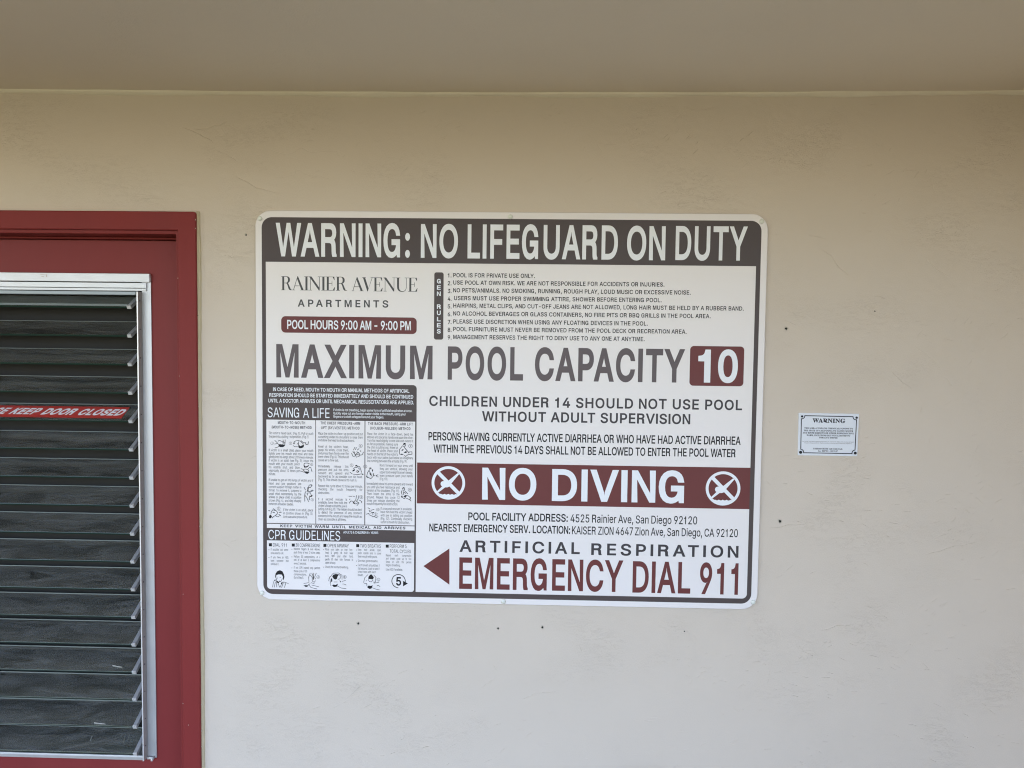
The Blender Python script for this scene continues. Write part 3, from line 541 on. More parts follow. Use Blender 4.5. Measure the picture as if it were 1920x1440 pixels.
GLYPH_SERIF = {
    "A": [959, [-19,40,-19,0,280,0,280,40,271,40,224,44,191,56,170,77,164,106,166,129,173,155,227,291,555,291,617,130,622,100,615,74,593,55,555,44,503,40,503,0,973,0,973,40,945,44,922,56,903,75,875,122,844,190,493,1022,453,1024,108,164,80,104,52,66,20,46], [249,353,388,701,531,353]],
    "B": [972, [114,54,80,43,35,38,35,0,522,0,639,8,736,34,815,76,860,118,893,167,912,224,919,289,901,380,847,452,756,506,630,543,735,574,810,622,855,688,870,770,846,871,774,942,653,986,484,1000,34,1000,34,963,79,960,112,951,136,933,152,906,161,865,164,810,164,180,157,113,137,71], [400,143,400,507,434,507,507,502,566,484,608,456,637,413,655,355,661,282,656,209,643,151,622,108,589,77,544,59,487,53,445,58,418,73,404,100], [539,573,484,558,413,553,400,553,400,858,403,904,412,933,434,948,475,953,525,948,563,932,591,906,610,868,622,819,625,758,620,689,604,636,578,598]],
    "C": [1028, [469,-16,563,-24,690,-10,802,31,899,99,982,195,941,233,894,179,842,134,786,98,728,72,669,57,611,52,482,79,389,163,334,302,316,497,332,705,382,854,466,944,583,973,654,965,721,938,782,894,838,834,884,762,922,677,959,677,959,1022,920,1022,906,985,883,963,851,956,829,958,719,997,640,1016,569,1022,474,1015,385,992,305,955,233,905,172,843,123,771,87,689,65,599,58,501,65,403,86,312,122,229,171,156,231,94,302,44,382,6]],
    "D": [1088, [32,1000,32,963,94,956,133,936,149,911,159,873,162,822,162,164,156,101,138,65,102,46,44,38,44,0,501,0,732,31,896,125,995,281,1028,500,1019,613,994,713,950,798,890,870,813,927,720,968,611,992,487,1000], [404,106,400,158,400,845,404,898,417,930,443,946,490,951,612,923,700,839,752,699,770,503,762,364,739,252,701,164,662,116,614,81,556,60,488,53,443,58,417,74]],
    "E": [971, [79,960,112,950,136,934,152,908,162,866,165,810,165,171,162,125,153,89,137,65,113,49,78,40,31,37,31,0,883,0,944,314,903,314,862,230,814,164,757,117,688,85,605,67,506,60,453,65,422,77,406,103,401,147,401,488,475,483,529,468,570,441,600,398,620,338,631,260,668,260,668,758,633,758,618,688,597,632,569,591,533,562,485,545,425,540,401,540,401,853,403,890,409,915,420,931,439,940,509,945,607,940,686,922,747,892,792,848,824,784,842,702,876,702,876,1000,35,1000,35,963]],
    "F": [888, [98,50,34,38,34,0,563,0,563,38,504,42,460,52,430,68,412,94,403,130,400,177,400,491,414,491,476,485,526,469,563,440,591,398,612,337,625,260,664,260,664,761,624,761,610,691,590,635,562,594,525,565,477,548,417,543,400,543,400,875,402,905,408,925,420,937,439,943,504,947,604,941,681,923,721,904,754,879,780,847,809,784,829,702,864,702,864,1000,31,1000,31,963,95,951,135,929,151,906,161,870,164,823,164,184,157,116,137,74]],
    "G": [1115, [176,153,237,92,310,43,394,7,487,-15,588,-22,720,-13,850,16,979,63,979,282,985,340,1003,375,1039,393,1099,400,1099,435,605,435,605,400,678,393,723,374,739,353,749,321,752,280,752,156,749,117,738,85,721,60,694,42,655,32,605,28,541,36,485,58,437,96,395,148,353,241,328,358,320,500,337,707,387,855,470,944,587,973,656,964,723,936,784,891,839,832,886,760,922,676,960,676,960,1022,920,1022,891,973,874,961,851,957,811,968,725,998,643,1016,565,1022,472,1015,386,993,306,956,235,906,175,845,126,773,90,691,68,601,60,503,68,401,90,309,126,226]],
    "H": [1149, [34,38,34,0,531,0,531,38,466,48,426,69,406,110,400,177,400,485,751,485,751,177,748,127,738,91,723,67,683,47,619,38,619,0,1114,0,1114,38,1069,43,1035,55,1013,72,993,114,987,177,987,832,993,894,1012,931,1050,952,1114,963,1114,1000,619,1000,619,963,669,957,704,948,727,934,741,912,748,878,751,832,751,550,400,550,400,832,402,878,410,912,425,934,448,948,483,957,531,963,531,1000,35,1000,35,963,98,953,136,931,157,892,164,832,164,177,157,110,137,69,98,48]],
    "I": [572, [134,71,93,50,29,38,29,0,540,0,540,38,489,46,452,58,427,74,412,97,404,129,401,170,401,850,404,890,414,919,430,939,471,956,537,963,537,1000,29,1000,29,963,98,956,139,939,159,906,165,850,165,165,162,124,151,92]],
    "K": [1121, [35,38,35,0,532,0,532,38,467,48,428,69,408,110,401,177,401,435,438,469,695,145,723,104,733,75,726,58,706,46,672,40,617,38,617,0,1140,0,1140,38,1100,43,1069,55,1044,74,1018,102,594,625,757,792,836,867,911,920,981,952,1047,963,1066,963,1066,1000,639,1000,639,963,709,958,751,943,765,919,759,891,739,858,705,820,401,513,401,832,404,878,412,912,426,934,450,948,485,957,532,963,532,1000,37,1000,37,963,99,954,138,931,158,892,165,832,165,177,159,110,139,69,100,48]],
    "L": [937, [34,38,34,0,882,0,938,339,898,339,858,246,812,175,777,138,736,109,691,87,611,67,513,60,470,62,439,69,419,81,407,103,400,181,400,832,403,880,412,914,430,938,457,953,496,961,549,963,549,1000,35,1000,35,963,98,954,136,933,157,894,164,832,164,177,157,110,137,69,98,48]],
    "M": [1392, [31,38,31,0,372,0,372,38,305,45,263,65,245,89,235,126,232,176,232,854,593,0,633,0,999,876,999,183,996,133,988,97,973,71,950,55,916,45,869,38,869,0,1354,0,1354,38,1310,42,1277,51,1255,67,1240,94,1233,133,1230,187,1230,830,1237,890,1257,929,1296,952,1355,963,1355,1000,987,1000,696,313,406,1000,32,1000,32,963,81,958,116,949,140,935,155,913,163,882,165,839,165,174,162,128,152,93,135,69,94,48]],
    "N": [1084, [119,51,85,42,40,38,40,0,366,0,366,38,300,47,260,68,241,107,235,173,235,768,885,-24,926,-24,926,827,933,893,951,933,989,954,1053,963,1053,1000,727,1000,727,963,775,957,810,948,833,933,848,909,856,876,858,829,858,370,344,1000,40,1000,40,963,80,951,107,924,167,853,167,173,164,126,156,91,142,66]],
    "O": [1153, [524,34,473,57,428,95,389,147,350,240,326,358,319,500,334,707,382,855,460,944,571,973,629,966,680,943,725,906,763,853,802,761,826,643,833,500,818,293,770,145,691,56,581,27], [434,-6,501,-19,572,-24,645,-19,714,-6,779,16,869,64,945,127,989,177,1026,232,1055,294,1077,359,1090,428,1094,500,1090,574,1077,644,1055,709,1009,799,947,875,872,938,785,985,721,1006,654,1019,583,1024,509,1019,439,1006,374,984,313,954,258,917,208,872,164,822,128,767,99,706,78,641,65,572,60,500,65,428,78,359,99,294,128,232,164,177,207,127,283,64,370,16]],
    "P": [917, [34,38,34,0,531,0,531,38,466,48,426,69,406,110,400,177,400,451,531,451,642,460,734,485,805,527,846,568,875,616,892,669,898,729,893,782,879,830,855,873,823,910,784,941,737,966,672,985,583,996,469,1000,35,1000,35,963,98,953,136,931,157,892,164,832,164,177,157,110,137,69,98,48], [475,947,530,941,573,923,604,892,625,849,637,793,642,723,637,652,622,596,597,555,559,527,508,510,442,504,400,504,400,875,404,909,415,931,438,943]],
    "R": [1038, [34,38,34,0,531,0,531,38,466,48,426,69,406,110,400,177,400,466,442,466,743,0,1055,0,1055,38,1050,38,1018,43,993,56,948,111,692,491,790,529,860,582,902,651,916,735,909,798,889,853,855,898,807,935,722,971,611,993,476,1000,35,1000,35,963,98,953,136,931,157,892,164,832,164,177,157,110,137,69,98,48], [517,519,447,513,400,513,400,847,404,898,417,928,444,942,493,947,569,934,623,895,656,829,667,737,661,667,643,610,614,567,572,537]],
    "S": [857, [186,27,216,21,276,1,348,-17,422,-22,493,-18,558,-5,617,17,667,47,710,83,744,127,769,177,784,232,789,292,784,356,768,413,740,464,697,512,636,556,556,599,414,665,348,701,301,739,280,767,267,799,263,835,267,874,282,908,307,937,340,959,380,972,426,976,487,968,545,942,598,900,645,845,682,778,708,701,745,701,745,1024,704,1024,695,997,680,982,658,976,640,979,504,1013,406,1024,351,1020,300,1007,253,987,211,959,176,925,147,884,126,838,113,786,109,729,116,664,136,606,169,555,216,507,279,462,357,419,494,351,546,320,583,284,605,242,612,196,607,152,591,113,564,79,528,53,484,38,432,32,360,41,298,67,245,109,201,170,165,249,137,347,94,347,94,-24,134,-24,152,15,166,24]],
    "T": [929, [63,698,78,773,104,836,143,886,194,922,255,944,327,951,342,951,342,177,339,129,329,93,312,68,286,51,250,42,202,38,202,0,720,0,720,38,670,41,632,51,607,66,591,91,581,128,578,177,578,951,590,951,701,935,783,888,838,808,864,696,901,696,901,1000,24,1000,24,698]],
    "U": [1081, [32,1000,32,963,95,953,133,931,154,892,161,832,161,341,166,253,183,178,211,114,251,63,303,23,369,-5,450,-22,544,-28,636,-22,715,-3,781,28,834,71,875,128,904,202,922,292,928,398,928,830,933,887,951,926,985,949,1041,963,1041,1000,721,1000,721,963,791,952,833,930,854,891,861,830,861,350,845,218,797,124,716,67,603,49,538,56,486,77,446,113,419,163,402,228,397,307,397,832,399,878,406,912,421,934,445,948,480,957,528,963,528,1000]],
    "V": [940, [-31,1000,-31,963,17,949,49,923,74,884,97,836,466,-28,504,-28,839,841,868,902,897,939,929,957,971,963,971,1000,656,1000,656,963,712,959,750,948,772,929,779,898,775,866,764,829,568,314,354,830,340,871,335,900,342,930,365,949,405,960,463,963,463,1000]],
    "W": [1342, [-34,1000,-34,963,6,956,33,938,53,907,71,863,375,-24,417,-24,693,678,940,-24,979,-24,1263,833,1284,886,1305,925,1333,950,1370,963,1370,1000,1105,1000,1105,963,1150,957,1181,945,1199,925,1205,892,1201,858,1187,811,1041,364,876,848,863,904,869,930,888,948,920,959,965,963,965,1000,503,1000,503,963,553,956,587,943,610,919,628,876,661,774,490,336,324,819,312,865,308,901,313,930,329,948,356,959,397,963,397,1000]],
    "X": [1034, [35,963,72,956,104,934,136,897,171,848,425,457,198,146,158,99,116,65,72,45,25,38,25,0,382,0,382,38,334,42,300,53,280,72,273,99,280,137,302,177,460,401,603,174,629,126,637,90,626,61,591,44,534,38,524,38,524,0,1019,0,1019,38,1013,38,983,44,958,60,907,125,617,581,783,820,834,884,884,928,937,954,999,963,1006,963,1006,1000,643,1000,643,963,700,956,734,938,745,909,735,870,706,820,581,636,442,853,424,886,417,912,427,940,455,957,503,963,535,963,535,1000,31,1000,31,963]],
    "Y": [935, [-29,1000,-29,962,1,956,31,942,64,910,102,850,353,392,353,177,346,110,326,69,287,48,223,38,223,0,720,0,720,38,654,48,615,69,595,110,588,177,588,447,841,860,870,902,898,932,929,952,965,962,965,1000,647,1000,647,962,703,958,738,945,759,924,765,895,757,855,732,804,546,496,360,860,347,890,342,914,348,934,366,949,393,959,429,962,454,962,454,1000]],
    "a": [755, [98,446,129,426,170,419,209,425,241,443,263,471,270,507,265,535,249,563,229,602,239,628,271,644,324,649,375,642,410,620,430,583,437,529,437,417,314,379,215,340,139,299,98,265,68,227,50,185,44,139,49,95,64,57,88,25,122,0,162,-14,209,-19,272,-13,332,5,388,35,440,77,450,33,474,3,510,-16,559,-22,618,-13,672,15,723,60,704,91,684,79,668,75,655,78,647,87,643,137,643,462,636,536,614,596,578,642,525,674,450,693,355,699,277,693,208,676,151,648,108,611,81,568,72,519,79,478], [300,81,278,101,264,136,260,184,271,251,304,304,359,344,437,372,437,139,410,110,382,90,355,78,332,74]],
    "b": [792, [18,1000,18,965,58,956,80,941,91,909,94,853,94,-25,117,-25,230,62,293,15,357,-13,422,-22,483,-17,540,0,592,28,638,66,677,111,709,165,732,226,746,292,751,364,742,457,717,538,691,585,660,624,623,656,581,680,535,694,485,699,417,689,356,660,304,612,304,1000], [304,150,304,531,317,565,341,592,371,609,404,615,448,608,482,587,507,551,525,500,535,434,538,351,531,208,509,108,484,65,448,39,401,31,359,38,328,61,310,98]],
    "c": [645, [288,-17,342,-22,425,-12,499,17,566,65,625,133,596,158,549,117,500,92,448,84,391,93,342,121,301,167,271,232,252,313,246,412,254,517,278,592,317,637,372,652,406,646,427,627,434,596,431,550,436,506,453,474,480,455,519,448,556,454,585,473,603,501,609,538,603,583,583,622,549,655,504,680,449,696,383,701,322,695,264,679,210,652,162,616,121,572,88,520,63,462,48,398,43,329,47,264,60,204,83,149,112,100,148,58,190,24,237,-2]],
    "d": [813, [376,62,337,69,307,91,285,128,264,215,258,336,265,461,286,549,309,586,341,609,382,617,420,610,453,592,478,565,490,531,490,167,471,124,443,91,410,69], [307,-22,364,-15,413,5,455,38,490,86,490,-22,645,12,776,24,776,60,735,71,713,89,704,119,701,165,701,1000,386,1000,386,965,434,959,466,945,484,919,490,881,490,615,441,662,385,690,320,699,270,694,222,678,178,653,139,617,106,574,79,521,59,462,47,396,43,323,51,229,77,146,102,98,133,57,170,23,212,-2,258,-17]],
    "e": [661, [261,537,280,601,311,639,354,652,385,647,408,633,424,608,438,553,442,472,442,422,255,422,255,447], [239,679,191,653,148,619,112,577,83,528,60,472,47,411,43,345,47,274,60,209,81,150,110,100,145,57,186,23,232,-2,283,-17,338,-22,423,-11,500,23,567,80,625,159,593,189,546,136,494,104,438,93,360,110,303,161,269,246,257,364,621,364,621,381,613,473,588,552,546,615,491,662,424,690,345,699,290,694]],
    "f": [469, [87,48,65,40,32,35,32,0,438,0,438,35,381,41,347,56,330,88,324,143,324,608,447,608,447,681,324,681,324,857,328,907,337,944,349,960,368,970,395,973,417,971,429,963,434,950,430,937,423,923,410,889,406,858,412,827,429,802,457,786,493,780,525,787,553,805,572,836,578,878,572,915,555,949,527,979,488,1002,439,1016,382,1021,304,1014,239,992,186,956,147,908,123,848,115,776,115,681,35,681,35,608,115,608,115,161,109,77,100,60]],
    "g": [718, [39,-202,64,-236,105,-267,161,-290,233,-304,320,-308,432,-302,525,-281,598,-248,640,-215,669,-176,687,-131,693,-81,686,-20,664,28,626,64,569,88,489,103,385,108,310,108,261,113,231,129,221,156,228,184,247,207,276,223,311,229,378,226,450,233,513,254,566,287,606,332,632,386,640,447,634,497,617,545,588,588,696,588,696,668,512,668,430,691,345,699,264,692,192,670,133,634,87,588,66,551,53,510,49,466,60,392,93,330,147,280,224,242,146,203,93,162,70,133,56,101,52,66,63,19,96,-21,150,-56,98,-76,61,-101,38,-130,31,-164], [272,606,290,632,314,647,345,652,377,647,401,632,418,606,433,548,438,463,433,379,418,320,401,294,377,278,345,273,314,278,290,294,272,320,256,379,251,463,256,548], [267,-248,208,-227,182,-207,166,-184,161,-159,167,-128,184,-100,212,-75,450,-75,507,-79,547,-91,570,-112,578,-145,564,-193,522,-228,451,-248,353,-255]],
    "h": [836, [40,35,40,0,395,0,395,35,360,41,338,57,328,83,324,122,324,516,361,560,401,587,445,596,471,593,491,583,503,566,513,529,516,476,516,122,512,84,501,57,481,41,454,35,444,35,444,0,798,0,798,35,762,41,740,57,729,83,726,122,726,465,714,567,678,640,618,684,534,699,473,692,418,671,369,635,324,586,324,1000,41,1000,41,966,78,959,100,942,111,916,115,876,115,122,111,82,99,56,76,41]],
    "i": [435, [100,56,77,42,40,35,40,0,395,0,395,35,360,42,339,58,329,83,326,122,326,681,46,681,44,645,82,639,103,625,112,598,115,553,115,122,111,81], [264,803,299,827,324,862,332,906,324,949,300,985,265,1010,221,1018,178,1010,142,985,119,949,111,906,119,862,142,827,178,803,221,795]],
    "l": [438, [100,56,77,42,40,35,40,0,395,0,395,35,360,42,339,58,329,83,326,122,326,1000,44,1000,44,965,83,958,103,942,112,915,115,873,115,122,111,81]],
    "m": [1217, [99,56,76,41,40,35,40,0,389,0,389,35,355,43,335,58,325,84,322,122,322,516,355,560,394,587,438,596,464,593,483,582,496,566,506,528,509,476,509,122,505,84,494,58,473,42,438,35,438,0,782,0,782,35,747,42,726,58,716,84,712,122,712,521,748,562,787,588,829,596,855,593,874,583,886,566,896,529,900,476,900,122,896,84,885,58,864,42,829,35,829,0,1177,0,1177,35,1141,41,1120,57,1110,83,1106,122,1106,465,1094,567,1059,640,1000,684,917,699,856,691,800,668,749,629,704,574,680,629,642,668,588,691,521,699,465,692,413,670,366,633,322,581,322,681,41,681,41,646,78,640,100,623,111,596,115,556,115,122,111,82]],
    "n": [836, [40,35,40,0,395,0,395,35,360,41,338,57,328,83,324,122,324,516,361,560,401,587,445,596,471,593,491,583,503,566,513,529,516,476,516,122,512,84,501,57,481,41,454,35,444,35,444,0,798,0,798,35,762,41,740,57,729,83,726,122,726,465,714,567,678,640,618,684,534,699,473,692,417,671,368,636,324,587,324,681,41,681,41,646,78,640,100,623,111,596,115,556,115,122,111,82,99,56,76,41]],
    "o": [739, [308,-17,370,-22,432,-17,488,-2,539,24,584,58,623,100,654,150,677,207,691,270,696,338,691,407,677,470,654,527,623,577,584,619,538,653,487,679,430,694,369,699,307,694,250,678,198,653,152,618,114,575,83,524,60,467,46,405,41,338,46,272,60,211,83,154,114,103,152,60,198,25,251,-1], [333,32,303,52,282,86,270,124,263,179,257,339,263,499,282,594,302,629,332,649,370,656,406,649,434,629,456,594,471,538,479,453,482,338,477,178,470,124,459,86,437,52,407,32,370,25]],
    "p": [816, [88,-257,68,-267,38,-271,38,-305,434,-305,434,-270,395,-266,367,-258,346,-243,333,-217,327,-179,324,-127,324,71,360,30,401,1,447,-16,499,-22,550,-17,597,-1,639,26,677,62,709,106,735,159,760,249,768,351,760,446,735,530,710,579,680,621,643,655,602,680,556,696,506,701,447,693,395,670,351,631,314,577,314,681,43,681,43,647,80,638,102,622,112,590,115,534,115,-140,111,-221,102,-242], [351,101,324,150,324,516,357,569,394,600,437,611,478,603,509,581,529,544,548,458,555,339,547,218,525,130,502,92,470,69,429,62,386,72]],
    "r": [631, [40,35,40,0,434,0,434,35,381,42,349,55,333,81,327,122,327,422,334,483,355,530,384,561,414,571,437,565,454,549,487,507,511,493,544,488,581,495,611,515,629,545,636,584,628,631,605,667,581,685,550,696,512,699,462,690,411,662,362,616,320,553,320,681,46,681,44,645,81,639,102,626,112,599,115,553,115,122,111,81,100,56,77,42]],
    "s": [633, [123,2,140,15,161,19,190,13,267,-14,332,-22,397,-15,453,5,501,40,536,86,558,142,565,208,561,257,549,298,530,333,485,377,420,416,322,465,282,487,253,510,236,537,230,569,236,602,255,628,286,645,327,650,365,646,399,632,431,608,472,557,501,487,535,487,535,701,506,701,490,677,468,670,453,672,364,694,310,701,244,694,188,673,142,639,108,594,88,542,81,484,85,443,98,406,119,372,167,326,235,285,342,230,386,201,413,167,422,128,414,89,392,58,357,39,308,32,266,38,227,56,190,86,158,125,134,174,117,232,78,232,78,-19,112,-19]],
    "t": [501, [44,658,44,612,106,612,106,156,110,102,123,57,145,23,176,-1,218,-16,271,-21,341,-10,400,21,449,72,488,145,453,164,429,122,401,97,369,88,344,94,328,111,320,140,317,180,317,612,456,612,456,681,317,681,317,931,283,931,246,875,193,810]],
    "u": [823, [25,681,25,646,64,639,86,620,97,589,100,544,100,212,105,142,119,84,143,38,178,4,226,-15,288,-22,350,-15,409,7,460,42,501,88,501,-22,608,6,705,22,791,28,791,65,751,72,727,86,715,111,711,153,711,681,416,681,416,646,460,639,485,622,497,592,501,544,501,145,469,108,431,86,388,78,355,84,331,101,316,128,311,162,311,681]],
    "v": [673, [-6,681,-6,645,27,637,49,617,84,544,313,-22,351,-22,571,534,610,612,634,634,670,647,670,681,447,681,447,646,493,641,520,624,529,597,518,555,406,268,286,588,283,606,290,628,309,642,342,646,360,646,360,681]],
    "w": [954, [-24,681,-24,645,-3,637,13,625,37,581,268,-22,307,-22,490,432,634,-22,668,-22,904,566,933,625,951,641,978,647,978,681,782,681,782,647,834,634,846,622,850,605,839,562,737,310,653,575,650,591,649,606,656,626,676,639,709,645,709,681,369,681,369,647,398,643,417,633,429,615,441,584,463,516,366,279,263,555,254,583,251,606,254,624,263,635,279,641,304,645,304,681]],
    "y": [659, [-10,681,-10,645,17,641,34,631,54,604,80,550,308,-10,284,-97,251,-162,217,-203,189,-217,169,-211,162,-192,164,-167,158,-134,140,-108,113,-92,78,-87,40,-94,10,-117,-8,-148,-15,-184,-11,-219,2,-249,22,-274,64,-300,115,-308,166,-303,209,-287,248,-257,284,-210,319,-143,355,-53,569,532,608,617,630,638,658,645,658,681,445,681,445,645,480,642,504,636,518,623,522,602,518,571,506,529,407,261,292,563,285,586,282,603,286,624,298,636,355,645,355,681]],
    "0": [824, [413,81,376,88,346,111,322,147,305,199,285,340,279,528,285,715,305,855,322,906,346,943,377,965,414,972,452,965,482,943,505,906,521,855,539,715,546,528,539,340,521,199,505,147,481,111,451,88], [330,-7,413,-15,493,-7,562,15,621,53,669,104,708,167,737,243,758,328,770,424,774,528,770,632,758,728,737,813,708,888,670,951,622,1001,564,1038,495,1060,414,1068,330,1060,258,1038,199,1001,151,951,113,889,85,814,66,729,54,634,50,529,59,376,85,243,113,168,151,104,199,53,258,15]],
    "1": [824, [147,760,192,770,237,802,338,913,338,174,333,128,320,99,297,83,264,78,143,78,143,0,752,0,752,78,633,78,595,84,572,103,561,133,558,174,558,1059,392,1059,289,982,221,935,162,904,62,869,68,824,87,789,115,767]],
    "2": [824, [52,152,52,0,749,0,757,310,670,310,658,264,641,221,614,189,578,169,535,162,192,162,339,302,524,483,590,554,640,617,677,672,701,723,715,772,720,823,710,893,681,953,633,1002,567,1039,483,1061,382,1068,283,1061,202,1041,139,1009,94,968,67,920,58,869,63,821,81,783,110,756,148,737,194,726,246,723,250,800,260,864,277,914,302,949,337,971,382,978,415,974,443,961,466,939,483,908,494,867,497,816,492,742,478,674,451,608,410,538,351,462,270,375]],
    "3": [824, [172,220,167,277,120,270,79,248,58,225,45,197,41,162,50,118,74,76,117,39,178,10,258,-8,358,-15,434,-11,506,1,573,23,633,55,684,98,723,153,748,221,757,304,752,357,738,403,715,442,669,488,614,523,553,547,494,562,555,587,608,621,655,662,691,710,713,765,720,827,714,882,697,929,668,971,628,1005,560,1040,477,1061,379,1068,281,1062,199,1044,136,1013,90,974,62,930,53,881,59,839,75,806,103,781,141,763,188,753,245,749,247,805,254,859,268,907,291,945,312,963,339,974,372,978,409,973,439,958,463,932,486,878,494,807,489,746,474,694,448,650,412,617,365,597,307,590,209,590,209,499,301,499,369,492,425,474,471,444,503,404,523,358,529,305,523,230,504,174,475,134,438,108,395,93,348,88,297,94,254,109,217,136,189,172]],
    "4": [824, [19,364,19,274,428,274,428,184,424,144,412,115,392,97,353,83,307,78,265,78,265,0,783,0,783,78,764,78,718,83,678,97,659,115,647,144,643,184,643,274,796,274,796,372,643,372,643,1053,438,1053], [122,372,347,742,415,866,438,913,430,770,428,630,428,372]],
    "5": [824, [181,224,177,265,129,259,91,240,73,221,63,195,59,164,66,119,88,77,127,41,184,11,262,-8,361,-15,428,-10,496,3,561,26,620,60,671,105,712,164,731,210,742,264,746,324,740,398,721,463,688,517,643,561,567,605,475,631,369,640,277,633,206,618,230,891,537,891,567,887,586,876,597,858,605,835,617,785,701,785,693,1053,136,1053,88,543,156,516,227,535,320,543,379,537,429,519,468,489,497,447,515,392,521,324,514,244,496,183,466,139,429,110,386,94,339,88,285,95,243,115,213,145,192,183]],
    "6": [824, [274,485,300,510,338,533,382,550,423,556,463,550,496,531,523,501,543,457,555,398,559,326,555,249,544,187,526,141,501,108,471,89,437,83,394,93,356,125,322,178,296,254,280,357], [112,204,147,136,189,81,240,39,298,9,362,-9,432,-15,511,-9,580,10,638,41,687,84,724,137,751,198,767,265,773,341,764,430,737,505,692,566,633,610,561,637,478,646,409,642,353,629,309,611,274,591,285,707,305,803,335,880,363,924,395,956,432,975,473,981,508,974,534,952,551,919,563,879,571,791,629,794,675,806,708,825,730,850,743,876,748,906,741,947,722,985,688,1019,639,1045,573,1062,487,1068,419,1063,357,1048,301,1023,251,989,207,948,170,899,124,813,92,715,73,605,66,487,71,379,87,285]],
    "7": [824, [65,743,153,743,162,817,171,850,188,874,214,888,248,892,636,892,243,0,369,0,776,981,776,1053,72,1053]],
    "8": [824, [83,126,113,86,152,52,201,24,258,2,326,-10,403,-15,513,-6,606,20,681,63,724,105,755,155,774,213,780,279,774,336,755,390,724,438,678,484,615,528,535,571,617,619,681,670,711,708,729,755,735,810,726,880,699,942,656,995,594,1035,516,1060,420,1068,342,1064,274,1051,218,1029,173,1001,137,968,111,930,86,867,78,799,83,745,99,695,125,649,183,587,261,532,173,481,104,424,71,380,51,328,44,268,49,218,61,170], [248,209,243,263,252,334,277,391,314,437,360,473,458,423,524,374,553,339,570,299,575,254,570,203,555,159,530,121,497,92,457,75,410,69,363,75,323,93,289,123,264,163], [343,961,374,977,412,982,453,976,487,957,514,929,533,894,545,854,549,813,543,747,524,696,492,655,445,621,378,658,327,698,304,730,291,770,286,817,294,882,319,935]],
    "9": [824, [133,225,111,206,97,182,93,152,99,111,117,72,147,37,193,10,255,-9,335,-15,407,-10,471,6,529,31,579,65,623,107,660,157,704,244,735,344,752,455,758,572,753,681,737,775,710,855,674,922,631,975,580,1016,522,1045,458,1062,389,1068,323,1063,263,1048,209,1023,162,989,123,947,92,897,70,841,56,779,52,711,57,641,72,580,97,527,133,484,192,440,261,414,341,406,409,413,466,434,513,467,550,506,531,319,490,185,427,105,342,78,297,83,258,98,227,124,191,175,165,236], [300,906,326,941,359,962,398,969,441,960,477,931,507,884,530,816,545,725,550,611,525,571,493,539,452,519,404,512,343,525,300,564,274,629,265,720,269,796,281,858]],
}


def decode(d):
    out = {}
    for ch, p in d.items():
        out[ch] = (p[0] / 1000, [[(c[i] / 1000, c[i + 1] / 1000) for i in range(0, len(c), 2)] for c in p[1:]])
    return out


def bez(spec, n=5):
    """outline from ('M' start) line points and cubic tuples of 6"""
    pts = []
    for s in spec:
        if len(s) == 2:
            pts.append(s)
        else:
            p0 = pts[-1]
            for i in range(1, n + 1):
                t = i / n
                u = 1 - t
                pts.append(tuple(u ** 3 * p0[a] + 3 * u * u * t * s[a] + 3 * u * t * t * s[2 + a] + t ** 3 * s[4 + a] for a in (0, 1)))
    return [(x / 1000, y / 1000) for x, y in pts]


SANS = decode(GLYPH_SANS)
SERIFB = decode(GLYPH_SERIF)
# grotesque R, G and 1 drawn by hand (vertical curved leg, spur, single-piece flag)
SANS["R"] = (0.93, [
    bez([(90, 0), (90, 1000), (520, 1000), (700, 1000, 805, 905, 805, 740), (805, 625, 745, 540, 655, 508), (730, 480, 770, 420, 773, 310), (778, 180), (782, 95, 792, 50, 825, 25), (825, 0),
         (660, 0), (640, 40, 636, 90, 633, 160), (628, 280), (622, 390, 580, 440, 465, 440), (224, 440), (224, 0)]),
    bez([(224, 880), (224, 556), (495, 556), (605, 556, 665, 612, 665, 720), (665, 826, 605, 880, 495, 880)])])
SANS["G"] = (1.02, [
    bez([(845, 0), (748, 0), (722, 130), (655, 35, 550, -22, 425, -22), (190, -22, 48, 190, 48, 498), (48, 815, 205, 1022, 460, 1022), (675, 1022, 815, 900, 838, 690), (700, 690),
         (678, 825, 590, 902, 462, 902), (288, 902, 188, 750, 188, 500), (188, 245, 285, 98, 452, 98), (600, 98, 700, 200, 708, 390), (470, 390), (470, 508), (845, 508)])])
SANS["1"] = (0.76, [bez([(330, 0), (330, 700), (120, 700), (120, 795), (250, 800, 330, 850, 352, 1000), (462, 1000), (462, 0)])])

SANS["I"] = (0.314, [bez([(90, 0), (90, 1000), (224, 1000), (224, 0)])])
SANS["l"] = (0.29, [bez([(85, 0), (85, 1000), (205, 1000), (205, 0)])])
SANS["M"] = (1.08, [bez([(80, 0), (80, 1000), (268, 1000), (540, 205), (812, 1000), (1000, 1000), (1000, 0), (875, 0), (875, 830), (594, 0), (486, 0), (205, 830), (205, 0)])])
SANS["N"] = (0.90, [bez([(80, 0), (80, 1000), (222, 1000), (695, 215), (695, 1000), (820, 1000), (820, 0), (678, 0), (205, 790), (205, 0)])])
SANS["7"] = (0.75, [bez([(60, 1000), (690, 1000), (690, 895), (335, 0), (195, 0), (555, 882), (60, 882)])])
SANS["z"] = (0.62, [bez([(50, 0), (50, 100), (400, 605), (60, 605), (60, 712), (560, 712), (560, 622), (200, 110), (570, 110), (570, 0)])])
SANS["W"] = (1.28, [bez([(20, 1000), (158, 1000), (358, 205), (570, 1000), (710, 1000), (922, 205), (1122, 1000), (1260, 1000), (995, 0), (850, 0), (640, 795), (430, 0), (285, 0)])])



def _srf(x0, x1, y):
    return [(x0, y), (x1, y), (x1, y + 22), (x0, y + 22)]


def _q(*p):
    return [(x / 1000, y / 1000) for x, y in p]


